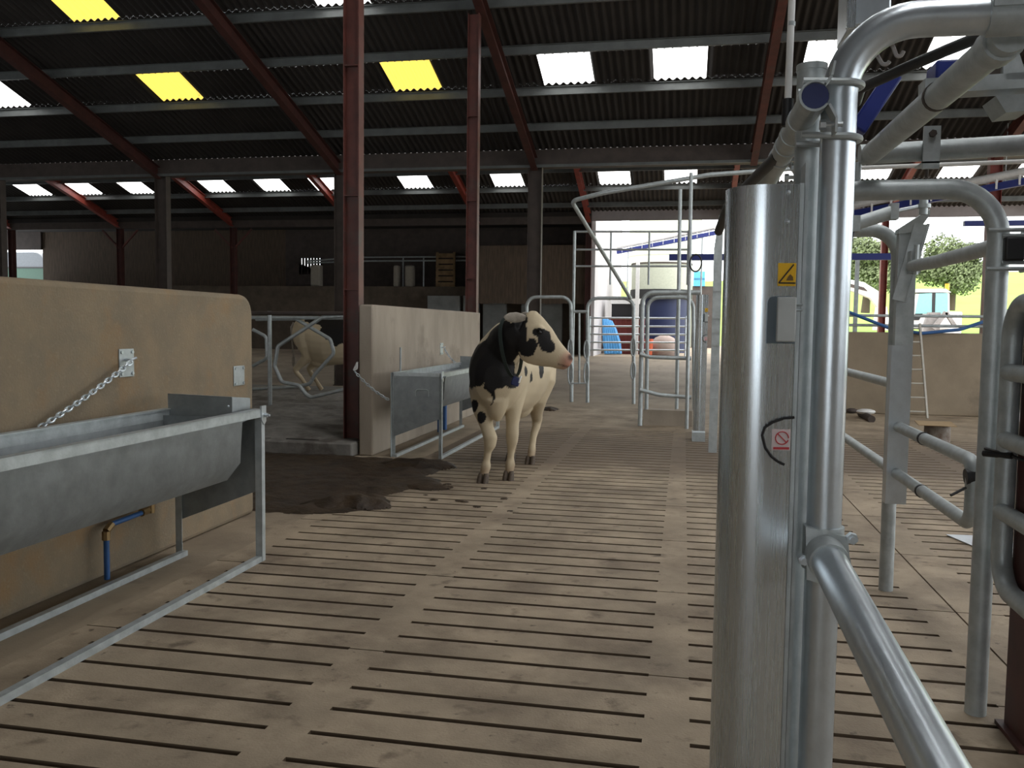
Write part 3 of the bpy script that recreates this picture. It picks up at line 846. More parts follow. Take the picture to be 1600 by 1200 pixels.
def extra1(p, c):
    d = (p - muz).length
    if d < .13: c = mixc(c, (.40, .21, .15), (.13 - d) / .07)
    d = (p - (nos + Vector((.01, -.02, 0)))).length
    if d < .042: c = mixc(c, (.05, .025, .02), (.042 - d) / .02)
    ml = at(889, 573.5, HY) - at(873, 568, HY); q = p - at(873, 568, HY); u = max(0, min(1, q.x / ml.x)); dz = abs(q.z - ml.z * u)
    if 0 < q.x < ml.x * 1.05 and dz < .009: c = mixc(c, (.10, .055, .045), .7)
    if p.z < .40: c = mixc(c, (.27, .18, .10), max(0, noise.noise(p * 9) * 1.6) * (.42 - p.z) * 3)
    if p.z < .22: c = mixc(c, (.20, .13, .075), (.22 - p.z) / .18 + .35 * noise.noise(p * 14))
    return c
coat(cow_me, t1, extra1)
cow_me.materials.append(M['coat'])
cow = bpy.data.objects.new('cow', cow_me); COL.objects.link(cow)
tag(cow, 'black and white cow standing on the slats facing viewer, head turned right', 'cow')
def ear(root, tip, up, w, m, parent):
    root, tip, up = Vector(root), Vector(tip), Vector(up).normalized()
    d = (tip - root); s = d.cross(up).normalized(); rings = []
    for u, k, dep in ((0, .45, .018), (.2, .8, .018), (.45, 1, .014), (.75, .85, .010), (.93, .45, .007), (1, .12, .004)):
        rings.append(ring(root + d * u + s * .015 * math.sin(u * PI), up * (w * k), s * dep, 12))
    mb = MB(); mb.loft(rings); return obj('ear', mb, m, parent, smooth=80)
M['ear'] = mat('ear_hair', (.40, .36, .30), .8, var=.3, scale=20)
ear(at(823, 497, HY) + Vector((0, -.06, 0)), at(791, 495.5, HY) + Vector((0, -.11, 0)), (.1, 0, 1), .05, M['ear'], cow)
ear(at(826, 497, HY) + Vector((0, .06, 0)), at(806, 493, HY) + Vector((0, .18, 0)), (.1, 0, 1), .05, M['ear'], cow)
M['eye'] = flat('eye_black', (.008, .007, .006), .08)
for s in (-1, 1):
    mb = MB(); mb.ball(at(846, 519, HY) + Vector((0, s * .098, 0)), .019, 12, 8); obj('eye', mb, M['eye'], cow)
M['hoof'] = mat('hoof_horn', (.085, .058, .036), .7, var=.4, scale=30)
def hoof(x, y, parent):
    for s in (-1, 1):
        mb = MB(); c = x + s * .027
        mb.loft([[(c + math.cos(a) * w, y - .035 + math.sin(a) * l + sh, z) for a in [2 * PI * k / 10 for k in range(10)]] for z, w, l, sh in
                 ((0.0, .029, .062, -.012), (.03, .029, .057, -.002), (.06, .026, .046, .012), (.085, .02, .034, .022))])
        obj('hoof', mb, M['hoof'], parent, smooth=50)
for x, y in ((-1.857, 8.06), (-1.648, 8.26), (-1.616, 9.30), (-1.865, 9.46)): hoof(x, y, cow)
# neck collar: an ellipse round the neck with the blue transponder hanging under the throat
cc = Vector((-1.605, 8.05, 1.40)); tn = Vector((.86, -.42, .12)).normalized()
s_ = tn.cross(Vector((0, 0, 1))).normalized(); u_ = s_.cross(tn)
mb = MB(); mb2 = []
K = 36
for k in range(K):
    a = 2 * PI * k / K
    mb2.append(cc + s_ * (.165 * math.cos(a)) + u_ * ((.20 if math.sin(a) > 0 else .385) * math.sin(a)))
for k in range(K):
    a, b = mb2[k], mb2[(k + 1) % K]; n = ((a + b) / 2 - cc).normalized()
    mb.bar(a + (a - b) * .1, b + (b - a) * .1, .004 + .036, .004, n)
collar = obj('collar', mb, mat('collar_webbing', (.03, .045, .04), .7), cow)
tp = cc - u_ * .41 + Vector((.02, -.05, -.01))
mb = MB(); mb.box(tp, (.075, .05, .085), Matrix.Rotation(.3, 3, 'Y')); obj('transponder', mb, M['navy'], collar, bevel=.012)
mb = MB(); mb.box(tp + Vector((.042, -.005, .02)), (.012, .045, .07), Matrix.Rotation(.3, 3, 'Y')); obj('transponder_clip', mb, M['white'], collar, bevel=.005)

# second cow in the cubicles, standing side on, rump to the left
P2 = [((-1.78, 8.75, 1.25), (.6, .42, .34), .16, 1), ((-1.76, 8.1, 1.3), (.6, .5, .5), .1, 1), ((-1.75, 9.35, 1.36), (.3, .10, .12), .25, 1),
      ((-1.75, 9.1, 1.45), (.4, .5, .13), .2, 1), ((-1.5, 9.25, .98), (.12, .09, .1), .3, 1)]
t2 = ellipsoid_test(P2)
coat(cow2_me, t2, lambda p, c: mixc(c, (.22, .15, .09), (.5 - p.z) * .9) if p.z < .5 else c)
cow2_me.materials.append(M['coat'])
# move into its own frame: hind feet to the origin, then turn it to face +X
cow2_me.transform(Matrix.Translation((1.74, -9.38, 0)))
cow2 = bpy.data.objects.new('cow', cow2_me); COL.objects.link(cow2)
cow2.location = (-7.0, 15.75, .17); cow2.rotation_euler = (0, 0, PI / 2); cow2.scale = (.97, .97, .97)
tag(cow2, 'white rumped cow standing in the dim cubicles behind pipe dividers', 'cow')
mb = MB(); mb.tube([(-1.74 + 1.74, .46, 1.38), (0, .52, 1.3), (0, .5, 1.0), (.01, .48, .7)], [.03, .022, .018, .016], 8); mb.ell((.01, .48, .62), .035, .035, .12)
tl = obj("tail", mb, M["ear"]); tl.parent = cow2

# ================================================================== NEAR GATE UNIT (right)
R0 = .039
G = M['galv']; GD = M['galvdull']
# ---- arched main frame
t = thing('arched_gate_frame', 'thick shiny galvanised tube frame, nearest, bending over to the right at top', 'gate frame', (.331, 2.1, 0))
mb = MB(); mb.tube(rounded([(.331, 2.1, .0), (.331, 2.1, 2.19), (1.28, 2.1, 2.183)], .165, 12), R0, 24); obj('arch_tube', mb, G, t)
mb = MB(); mb.tube([(1.24, 2.1, 2.16), (1.24, 2.1, 0)], R0, 20); obj('far_upright', mb, G, t)
mb = MB(); mb.tube([(.628, 2.1, 2.186), (1.0, 2.1, 2.185)], R0 + .004, 24); mb.box((.68, 2.056, 2.213), (.1, .006, .04)); obj('joint_sleeve', mb, GD, t)
def ubolt(z, y=2.1, x=.331):
    mb = MB(); r = R0 + .008
    pts = [(x - .085, y - r, z + .004), (x, y - r, z)] + [(x + r * math.sin(a), y - r * math.cos(a), z) for a in [PI * k / 10 for k in range(1, 10)]] + [(x, y + r, z), (x - .085, y + r, z + .004)]
    mb.tube(pts, .0075, 8); return mb
for z in (2.048, 1.93): obj('u_bolt', ubolt(z), GD, t)
# clamp at the foot of the slanting rail
mb = MB(); mb.tube([(.331, 2.1, .945), (.331, 2.1, 1.045)], R0 + .007, 20)
mb.prism([(.285, 2.055, 1.05), (.378, 2.055, 1.03), (.385, 2.05, .95), (.36, 2.045, .91), (.29, 2.045, .93)], (0, .02, 0)); obj('clamp', mb, GD, t)
for x, z in ((.282, .975), (.385, 1.03)):
    mb = MB(); mb.tube([(x, 2.04, z), (x, 2.06, z)], .013, 6); mb.tube([(x, 2.03, z), (x, 2.04, z)], .007, 8); obj('clamp_bolt', mb, G, t)
t = thing('slanting_rail', 'galvanised rail running from the main tube clamp towards the viewer', 'rail', (.33, 2.05, .99))
p0 = Vector((.330, 2.02, .985)); p1 = Vector((.358, 1.25, .902)); d = p1 - p0
mb = MB(); mb.tube([p0, p0 + d * 2.1], R0, 24); obj('rail_tube', mb, G, t)
mb = MB(); mb.tube([p0 - d * .045, p0 + d * .03], R0 + .006, 24); obj('end_collar', mb, GD, t)
# ---- post behind, with its flutes, and the water drop pipe
t = thing('gate_hinge_post', 'dull galvanised post squeezed between steel cover and shiny main tube', 'post', (.262, 2.2, 0))
mb = MB(); mb.tube([(.284, 2.21, 0), (.284, 2.21, 2.12)], .034, 20); obj('tube', mb, GD, t)
mb = MB(); mb.span((.2485, 2.065, .0), (.258, 2.175, 1.83)); obj('flange', mb, GD, t)
mb = MB(); mb.span((.262, 2.09, .0), (.270, 2.175, 1.88)); obj('flange', mb, GD, t)
mb = MB(); mb.tube([(.284, 2.21, 2.115), (.284, 2.21, 2.13)], .036, 20); obj('cap', mb, GD, t)
t = thing('drop_pipe', 'thin white plastic pipe rising from the hinge post to the roof', 'pipe', (.2365, 2.26, 2.05))
mb = MB(); mb.tube([(.236, 2.26, 2.06), (.262, 2.26, 5.2)], .0088, 10); obj('tube', mb, M['white'], t)
mb = MB(); mb.tube([(.236, 2.26, 2.0), (.2365, 2.26, 2.065)], .014, 10); obj('socket', mb, M['black'], t)
mb = MB(); mb.tube([(.2385, 2.26, 2.24), (.239, 2.26, 2.25)], .0096, 10); obj('joint_ring', mb, GD, t)
# ---- pipe running back from the clamp, end cap towards the viewer
t = thing('hinge_pipe', 'galvanised pipe with dark blue end cap clamped beside main tube, running back', 'pipe', (.264, 2.6, 2.0))
mb = MB(); mb.tube([(.264, 2.0, 2.003), (.264, 3.55, 2.003)], .031, 20, cap=False); obj('tube', mb, GD, t)
mb = MB(); mb.tube([(.264, 1.997, 2.003), (.264, 2.02, 2.003)], .0295, 20); obj('end_cap', mb, M['navy'], t)
for k, y in enumerate((1.988, 2.2, 2.36, 2.5, 2.66)):
    mb = MB(); r = .0335
    pts = [(.312, 2.065)] if False else []
    ring_ = [(.264 + r * math.cos(a), y, 2.003 + r * math.sin(a)) for a in [math.radians(55) + math.radians(270) * i / 16 for i in range(17)]]
    prof = [(.300, y, 2.075), (.295, y, 2.045)] + ring_ + [(.300, y, 1.968), (.307, y, 1.955), (.307, y, 1.925)]
    for a, b in zip(prof[:-1], prof[1:]): mb.bar(a, b, .05 if k == 0 else .035, .004, (0, 0, 1)) if False else mb.strip([Vector(a) - Vector((0, .0, 0)), Vector(b)], [Vector(a) + Vector((0, .05, 0)), Vector(b) + Vector((0, .05, 0))], th=Vector(((b[2] - a[2]), 0, -(b[0] - a[0]))).normalized() * -.005)
    s = obj('strap_clamp', mb, GD, t)
    mb = MB(); mb.tube([(.285, y + .02, 1.945), (.325, y + .02, 1.945)], .006, 8); mb.tube([(.278, y + .02, 1.945), (.29, y + .02, 1.945)], .011, 6); obj('bolt', mb, G, s)
mb = MB(); mb.tube(rounded([(.250, 2.60, 1.995), (.20, 3.0, 1.98), (.15, 3.4, 1.96), (.13, 3.7, 1.9)], .1), .018, 10)
tag(obj('air_hose', mb, M['black']), 'black hose curving away beside the capped hinge pipe', 'hose')
# ---- stainless cover
t = thing('gate_actuator', 'tall rounded stainless steel gate actuator cover with warning stickers, nearest', 'gate actuator', (.17, 2.12, 0))
cx_, cy_, rr = .176, 2.128, .088
prof = [(.246, 2.0507), (.22, 2.0467), (.195, 2.0426)]
prof += [(cx_ + rr * math.cos(a), cy_ + rr * math.sin(a)) for a in [math.radians(-90 - 180 * k / 24) for k in range(25)]]
prof += [(.246, 2.21)]
ztop = 1.825
lo = [(x, y, .02) for x, y in prof]; hi = [(x, y, ztop) for x, y in prof]
def norm_off(i):
    a = Vector(prof[max(i - 1, 0)]); b = Vector(prof[min(i + 1, len(prof) - 1)]); d = (b - a).normalized()
    return Vector((d.y, -d.x)) * .002
def shell(z):
    return [(x, y, z) for x, y in prof] + [(prof[i][0] + norm_off(i).x, prof[i][1] + norm_off(i).y, z) for i in reversed(range(len(prof)))]
# the hole for the latch is covered by the latch box itself
mb = MB(); mb.loft([shell(.02), shell(ztop)]); obj('cover', mb, M['stainless'], t, smooth=35)
def fy(x): return 2.040 + max(0, x - .176) * .153
def face_pt(x, y, d=.0):             # point of the flat front of the cover seen at a pixel
    ray = _r2 * ((x - 800) / FPX) - _u2 * ((y - 600) / FPX) + _f
    n = Vector((.011, .056, 0)).normalized(); n = Vector((-.011 / .0571 * -1 * .0, 1, 0))
    q = CAM + ray * ((2.045 - d) / ray.y); return q
for x, y in ((1232, 300), (1230, 346)):
    p = face_pt(x, y, .0); mb = MB(); mb.ball((p.x, fy(p.x) - .001, p.z), .0055, 10, 6); obj('bolt', mb, G, t)
# warning sticker, yellow with black triangle
M['yell'] = flat('warning_yellow', (.85, .50, .02), .4)
a = face_pt(1216, 411); b = face_pt(1237, 447)
yb_ = 2.0285
def decal(poly, m, name, off, par):
    mb = MB(); mb.prism([(x, fy(x) - off, z) for x, z in poly], (0, .0006, 0)); return obj(name, mb, m, par, smooth=0)
w0, w1, z1_, z0_ = a.x, a.x + .045, a.z, b.z
st = decal([(w0, z0_), (min(w1, .244), z0_), (min(w1, .244), z1_), (w0, z1_)], M['yell'], 'warning_label', .0016, t)
st['label'] = 'yellow sticker with black warning triangle'
h = z1_ - z0_
def stroke(pa, pb, w, m, name, off, par):
    pa = Vector(pa); pb = Vector(pb); n = Vector((-(pb - pa).y, (pb - pa).x)).normalized() * w / 2
    return decal([tuple(pa + n), tuple(pb + n), tuple(pb - n), tuple(pa - n)][::-1], m, name, off, par)
stroke((w0 + .002, z0_ + h * .13), (w0 + .034, z1_ - h * .06), .0032, M['black'], 'triangle_side', .003, st)
stroke((w0 + .002, z0_ + h * .13), (.2435, z0_ + h * .13), .0032, M['black'], 'triangle_base', .003, st)
decal([(w0 + .018, z0_ + h * .24), (w0 + .034, z0_ + h * .24), (w0 + .033, z0_ + h * .40), (w0 + .027, z0_ + h * .52), (w0 + .022, z0_ + h * .40)], flat('sticker_symbol', (.16, .09, .02)), 'hand_symbol', .003, st)
# prohibition sticker
a = face_pt(1206, 670); b = face_pt(1229, 704)
w0, w1, z1_, z0_ = a.x, a.x + .042, a.z, b.z
wl = decal([(w0, z0_), (min(w1, .244), z0_), (min(w1, .244), z1_), (w0, z1_)], flat('label_pale', (.72, .62, .62)), 'prohibition_label', .0016, t)
wl['label'] = 'white sticker with a red no-entry circle'
cxx, czz, rr2 = w0 + .023, z0_ + (z1_ - z0_) * .58, .0145
redm = flat('label_red', (.55, .05, .06))
pts = [(cxx + rr2 * math.cos(2 * PI * k / 20), czz + rr2 * math.sin(2 * PI * k / 20)) for k in range(20)]
pts = [p for p in pts]
mb = MB(); mb.tube([(x, fy(x) - .003, z) for x, z in pts if x < .2445], .0013, 6); obj('ring', mb, redm, wl)
stroke((cxx - .010, czz + .010), (cxx + .010, czz - .010), .0026, redm, 'slash', .003, wl)
decal([(w0 + .004, z0_ + .002), (.242, z0_ + .002), (.242, z0_ + .0075), (w0 + .004, z0_ + .0075)], redm, 'caption_strip', .003, wl)
# latch: recess plate and grey box
a = face_pt(1199, 463); b = face_pt(1238, 537)
mb = MB(); pl = rounded([(a.x, 0, b.z), (a.x, 0, a.z), (.246, 0, a.z), (.246, 0, b.z)], .015)
mb.prism([(p.x, fy(p.x) - .006, p.z) for p in pl], (0, .004, 0)); rc = obj('latch_recess', mb, flat('recess_shade', (.16, .20, .23), .5, .5), t)
mb = MB(); a = face_pt(1212, 463); mb.span((a.x + .002, 2.022, b.z + .004), (.2445, 2.046, a.z - .002)); obj('latch_box', mb, flat('grey_plastic', (.50, .53, .52), .5), rc, bevel=.003)
mb = MB(); zz = a.z - .018
for k in (0, 1): mb.tube([(.243, 2.035, zz - .012 * k), (.262, 2.07, zz - .012 * k)], .0028, 6)
obj('latch_pins', mb, GD, rc)
# black cable loop
pts = [face_pt(x, y, .012) for x, y in ((1242, 653), (1226, 654), (1208, 660), (1195, 668), (1191, 680), (1196, 700), (1206, 714), (1216, 722), (1226, 727))]
mb = MB(); mb.tube([(p.x, fy(p.x) - .006, p.z) for p in pts], .0032, 8); cb = obj('cable_loop', mb, M['black'], t)

# ================================================================== SECOND AND THIRD ARCHES, RAILS
t = thing('arched_gate_frame', 'second galvanised arch whose upright stands behind the pipe hoop gate', 'gate frame', (1.17, 3.62, 0))
mb = MB(); mb.tube(rounded([(.48, 3.62, 0), (.48, 3.62, 2.045), (1.165, 3.62, 2.045), (1.165, 3.62, 0)], .19, 10), R0, 20); obj('arch_tube', mb, GD, t)
t = thing('arched_gate_frame', 'third galvanised arch, furthest, its top hidden by a square gate post', 'gate frame', (1.186, 5.27, 0))
mb = MB(); mb.tube(rounded([(.60, 5.27, 0), (.60, 5.27, 2.07), (1.18, 5.27, 2.07), (1.186, 5.27, 0)], .16, 10), R0, 20); obj('arch_tube', mb, GD, t)
t = thing('gate_swing_post', 'square galvanised sleeve post with slanted strut and top plate', 'post', (1.2, 5.2, .53))
mb = MB(); mb.span((1.135, 5.14, .53), (1.245, 5.22, 1.42)); obj('sleeve', mb, G, t)
mb = MB(); mb.span((1.15, 5.14, 1.42), (1.245, 5.2, 2.04)); obj('upper_sleeve', mb, GD, t)
a = at(1392, 352, 5.18); b = at(1447, 338, 5.18)
mb = MB(); mb.prism([(1.145, 5.13, 2.035), (1.245, 5.13, 2.045), (b.x, 5.1, b.z), (b.x, 5.1, b.z + .03), (1.145, 5.13, 2.06)], (0, .09, 0)); obj('top_plate', mb, GD, t)
a = at(1440, 350, 5.12); b = at(1405, 470, 5.12)
mb = MB(); mb.bar(a, b, .075, .012, (0, -1, 0)); mb.bar(a + Vector((.035, .02, 0)), b + Vector((.035, .02, 0)), .012, .06, (0, -1, 0)); obj('strut', mb, GD, t)
t = thing('pneumatic_cylinder', 'grey pneumatic cylinder with rod above the square gate post', 'cylinder', at(1380, 335, 5.0))
a, b = at(1336, 350, 5.0), at(1396, 331, 5.0)
mb = MB(); mb.tube([a, b], .036, 16); obj('barrel', mb, GD, t)
for q in (a, b):
    mb = MB(); mb.box(q, (.04, .075, .085)); obj('end_block', mb, GD, t)
mb = MB(); mb.tube([b, at(1442, 321, 5.05)], .011, 10); obj('rod', mb, G, t)
mb = MB(); q = at(1443, 322, 5.05); mb.tube([q - Vector((0, 0, .045)), q + Vector((0, 0, .035))], .022, 12); mb.tube([q - Vector((0, 0, .01)), q + Vector((0, 0, .01))], .036, 12); obj('pivot', mb, GD, t)
mb = MB(); mb.tube([at(1336, 350, 5.0), at(1330, 380, 4.97), at(1322, 440, 4.97), at(1314, 520, 4.97)], .007, 6)
tag(obj('air_line', mb, M['black']), 'thin dark air line hanging below the pneumatic cylinder', 'hose')
t = thing('guide_arm', 'galvanised arm from the square post to the second arch upright', 'rail', at(1500, 402, 4.4))
mb = MB(); mb.tube([at(1425, 416, 5.1), at(1462, 409, 4.6), at(1556, 385, 3.70)], .032, 14); obj('tube', mb, GD, t)
q = at(1428, 410, 5.08); mb = MB(); mb.box(q, (.05, .08, .12)); mb.tube([q + Vector((0, -.05, -.07)), q + Vector((0, -.05, .09))], .012, 8); obj('clamp', mb, GD, t)
q = at(1552, 394, 3.66); mb = MB(); mb.box(q + Vector((0, 0, -.0)), (.02, .1, .16)); obj('end_plate', mb, GD, t)
for dz in (-.07, .075):
    mb = MB(); mb.tube(rounded([q + Vector((-.05, -.09, dz)), q + Vector((.11, -.09, dz)), q + Vector((.11, .03, dz))], .03), .008, 8); obj('u_bolt', mb, GD, t)
t = thing('guard_rail_loop', 'two galvanised rails joined by a bent end between square post and arch upright', 'rail', (1.19, 4.5, 0))
mb = MB(); mb.tube(rounded([(1.19, 7.6, .71), (1.19, 3.86, .70), (1.19, 3.86, .965), (1.19, 5.27, .965)], .07, 8), .03, 16); obj('rail_tube', mb, GD, t)
for y, z in ((4.62, .965), (4.62, .70)):
    mb = MB(); mb.tube([(1.19, y - .01, z), (1.19, y + .01, z)], .034, 16); obj('cable_tie', mb, M['black'], t)
mb = MB(); mb.tube([(1.16, 3.86, .90), (1.22, 3.86, .905)], .034, 12); mb.tube([(1.155, 3.83, .86), (1.09, 3.80, .83)], .006, 6); obj('cable_tie', mb, M['black'], t)
mb = MB(); mb.tube([(1.19, 5.27, 1.195), (1.19, 8.0, 1.195)], .028, 14)
tag(obj('upper_rail', mb, GD), 'short upper rail going back from the square post behind main tube', 'rail')
# ---- hoop gate at the right edge
t = thing('hoop_gate', 'tubular hoop gate with three rails at the right edge of photo', 'gate', (1.19, 3.5, 0))
XG = 1.198
mb = MB(); mb.tube(rounded([(XG - .02, 2.2, 1.605), (XG, 3.525, 1.605), (XG, 3.525, .545), (XG - .02, 2.2, .545)], .13, 10), .036, 18); obj('hoop', mb, GD, t)
for z in (1.352, 1.10, .83):
    mb = MB(); mb.tube([(XG - .022, 2.25, z), (XG - .012, 3.5, z)], .032, 16); mb.ball((XG - .012, 3.5, z), .032, 12, 8); obj('rail', mb, GD, t)
mb = MB(); mb.tube([(1.13, 3.56, 1.04), (1.2, 3.475, 1.045)], .012, 8); mb.tube([(1.2, 3.475, 1.045), (1.27, 3.44, 1.02)], .006, 6); mb.tube([(1.13, 3.55, 1.06), (1.2, 3.475, 1.045)], .006, 6)
obj('cable_tie', mb, M['black'], t)
q = at(1580, 390, 3.6)
t = thing('hinge_block', 'black clamp block on the arch upright near red columns', 'clamp', q)
mb = MB(); mb.box(q, (.07, .09, .09)); mb.box(q + Vector((.05, 0, .01)), (.07, .08, .06)); obj('body', mb, M['black'], t, bevel=.008)
for dz in (-.05, .05):
    mb = MB(); mb.tube([q + Vector((-.04, -.02, dz)), q + Vector((.06, -.02, dz))], .008, 8); obj('bolt', mb, GD, t)

# ================================================================== OVERHEAD PIPES AND BOXES (upper right)
t = thing('overhead_pipe', 'dull overhead pipe under the main arch, running back with flanged end', 'pipe', (.70, 2.9, 2.17))
mb = MB(); mb.tube([(.70, 2.16, 2.165), (.70, 3.66, 2.19)], .040, 18); obj('tube', mb, GD, t)
mb = MB(); mb.tube([(.70, 2.20, 2.165), (.70, 2.27, 2.166)], .047, 18); obj('collar', mb, GD, t)
mb = MB(); mb.tube([(.70, 2.72, 2.175), (.70, 2.74, 2.176)], .0425, 18); obj('seam', mb, M['darkcol'], t)
t = thing('cross_pipe', 'dull horizontal pipe crossing behind the arches with a hanging clamp', 'pipe', (1.0, 3.62, 2.22))
mb = MB(); mb.tube([(.66, 3.66, 2.19), (1.9, 3.66, 2.235)], .039, 18); obj('tube', mb, GD, t)
q = at(1456, 232, 3.6)
mb = MB(); mb.span((q.x - .03, 3.60, q.z - .075), (q.x + .03, 3.615, q.z + .085)); mb.span((q.x - .03, 3.60, q.z - .055), (q.x + .03, 3.72, q.z - .048)); obj('clamp', mb, GD, t)
mb = MB(); mb.tube([(q.x, 3.585, q.z + .055), (q.x, 3.61, q.z + .055)], .014, 6); mb.tube([(q.x, 3.66, q.z - .1), (q.x, 3.66, q.z - .05)], .007, 8); obj('clamp_bolt', mb, M['darkcol'], t)
mb = MB(); mb.tube([(1.32, 2.2, 2.19), (1.32, 3.7, 2.24)], .039, 18)
tag(obj('side_pipe', mb, GD), 'second dull overhead pipe running back at the top right corner', 'pipe')
mb = MB(); mb.tube([at(1570, 44, 2.35), at(1520, 62, 2.5), at(1480, 78, 2.6), at(1420, 104, 2.75), at(1345, 138, 2.95), at(1338, 160, 3.1)], .016, 12)
tag(obj('air_hose', mb, M['black']), 'thick black hose slanting beneath the main arch', 'hose')
t = thing('overhead_beam', 'galvanised angle beam with gusset plate across the top right', 'beam', at(1520, 132, 2.9))
a, b = at(1440, 140, 2.9), at(1640, 128, 2.9)
mb = MB(); mb.bar(a, b, .08, .045, (0, 0, 1)); obj('angle', mb, GD, t)
a = at(1568, 124, 2.86); c = at(1568, 60, 2.86); b = at(1606, 124, 2.86)
mb = MB(); mb.prism([a, c, (c.x + .03, c.y, c.z), b], (0, .01, 0)); obj('gusset', mb, GD, t)
a = at(1541, 124, 2.87); c = at(1560, 62, 2.87)
mb = MB(); mb.span((a.x, 2.87, a.z), (c.x + .01, 2.885, c.z)); obj('end_plate', mb, M['darkcol'], t)
a, b = at(1562, 152, 2.85), at(1600, 175, 2.85)
mb = MB(); mb.prism([at(1556, 150, 2.85), at(1610, 146, 2.85), at(1610, 172, 2.85), at(1572, 176, 2.85)], (0, .12, 0)); obj('end_bracket', mb, GD, t)
for (xa, ya, xb, yb, Y, lab) in ((1336, 216, 1400, 116, 3.4, 'blue painted actuator arm just right of the main tube'), (1462, 132, 1540, 100, 2.9, 'blue painted box above the overhead angle beam')):
    a, b = at(xa, ya, Y), at(xb, yb, Y)
    mb = MB()
    if xa == 1336: mb.bar(at(1338, 205, Y), at(1396, 118, Y), .06, .07, (0, -1, 0))
    else: mb.span((a.x, 2.9, at(1460, 131, 2.9).z), (b.x, 3.02, b.z + .02))
    tag(obj('blue_actuator', mb, M['blue'], bevel=.008), lab, 'actuator')
mb = MB(); pts = [at(x, y, 2.893) for x, y in ((1470, 118), (1490, 126), (1515, 122), (1535, 112), (1510, 110), (1485, 118), (1500, 106), (1530, 124))]
mb.tube(rounded(pts, .03), .005, 6); tag(obj('cable', mb, flat('grey_cable', (.45, .43, .42))), 'pale looping cable in front of the blue box', 'cable')
for k, (pts) in enumerate((((1365, 88), (1372, 105), (1382, 122), (1390, 112)), ((1386, 72), (1396, 90), (1404, 112), (1412, 96)))):
    mb = MB(); mb.tube(rounded([at(x, y - 16, 2.12) for x, y in pts], .03), .0045, 6)
    tag(obj('cable', mb, flat('grey_cable_loop', (.35, .33, .32))), ('left' if k == 0 else 'right') + ' of two hanging cable loops under the main arch', 'cable')
a, b = at(1328, -30, 2.75), at(1388, 42, 2.75)
t = thing('control_box', 'shiny galvanised sheet box above the bend of the main arch', 'box', (a.x, 2.75, b.z))
mb = MB(); mb.span((a.x, 2.72, b.z), (b.x, 2.95, a.z + .2)); obj('housing', mb, G, t, bevel=.006)
mb = MB(); mb.span((a.x - .012, 2.70, b.z - .012), (a.x + .012, 2.72, a.z + .2)); obj('edge_strip', mb, M['stainless'], t)
mb = MB(); mb.tube([at(1330, 263, 4.6), at(1660, 250, 4.6)], .011, 10); tag(obj('milk_line', mb, M['white']), 'thin white horizontal pipe below the dull cross pipe', 'pipe')
mb = MB(); q = at(1340, 262, 3.66); mb.tube([(q.x, 3.66, 2.16), (q.x, 3.66, at(1338, 308, 3.66).z)], .015, 10); tag(obj('drop_tube', mb, GD), 'short vertical tube hanging right of the main tube', 'pipe')

# ================================================================== MIDDLE DISTANCE
t2_ = dup([o for o in bpy.data.objects if o.name == 'gate_actuator'][0], (.229, 11.8, .12), 'second steel gate actuator cover, far off, right of the hoop gates')
mb = MB(); mb.span((.14, 11.7, 0), (.31, 12.0, .12)); ft = obj('foot_bracket', mb, GD); ft.parent = t2_; ft.matrix_parent_inverse = Matrix.Translation((.229, 11.8, .12)).inverted()
mb = MB(); a = at(1107, 700, 10.7); b = at(1130, 350, 10.7)
mb.span((a.x, 10.7, 0), (b.x, 10.73, 2.45))
mb.prism([(a.x, 10.7, 2.45), (b.x, 10.7, 2.45), (b.x, 10.7, 2.85), (b.x - .05, 10.7, 2.85)], (0, .03, 0))
for z in (.62, .95, 1.12, 1.3, 1.45, 1.62, 1.95): mb.span((a.x, 10.685, z), (b.x, 10.7, z + .05))
tag(obj('ribbed_panel', mb, GD), 'tall ribbed grey panel just left behind the near steel cover', 'panel')
def hoop(name, label, outer, Y, r=.032, rad=.12, bars=(), loops=(), inner=None, cat='gate'):
    t = thing(name, label, cat, at(*outer[0], Y), 'hoop gates in the passage')
    mb = MB(); mb.tube(rounded([at(x, y, Y) for x, y in outer], rad, 6), r, 12); obj('hoop', mb, GD, t)
    if inner:
        mb = MB(); mb.tube(rounded([at(x, y, Y + .25) for x, y in inner], rad, 6), r * .85, 10); obj('inner_hoop', mb, GD, t)
    for b in bars:
        mb = MB(); mb.tube(rounded([at(x, y, Y - .05) for x, y in b], .4, 5), .03, 10); obj('rail', mb, GD, t)
    for x, y0, y1 in loops:
        c = [at(x - 4, y0, Y - .04), at(x + 3, y0 + 1, Y - .04), at(x + 4, y1, Y - .04), at(x - 2, y1, Y - .04)]
        n = []; cen = sum(c, Vector()) / 4; w = (c[1] - c[0]).length / 2; hh = (c[0] - c[3]).length / 2
        for k in range(16): n.append(cen + Vector((w * math.cos(2 * PI * k / 16), 0, hh * math.sin(2 * PI * k / 16))))
        mb = MB(); mb.tube(n, .017, 8, closed=True); obj('spring_loop', mb, GD, t)
    return t
hoop('hoop_gate', 'tall double hoop gate with curved rails, left of second steel cover', [(1000, 665), (1004, 457), (1095, 457)], 13.3, .035, .17,
     bars=([(1000, 553), (1015, 558), (1080, 560)], [(1000, 609), (1030, 617), (1080, 621)]), inner=[(1010, 655), (1012, 465), (1083, 464), (1085, 640)])
hoop('hoop_gate', 'middle hoop gate in front of the red container', [(918, 632), (918, 466), (990, 466), (990, 632)], 17.2, .035, .2,
     bars=(), loops=((916, 532, 560), (916, 566, 600), (989, 528, 556), (989, 566, 592)))
hoop('hoop_gate', 'hoop gate rising behind the cow head', [(823, 640), (823, 464), (892, 464), (893, 628)], 17.2, .035, .2, loops=((891, 530, 560), (891, 566, 600)))
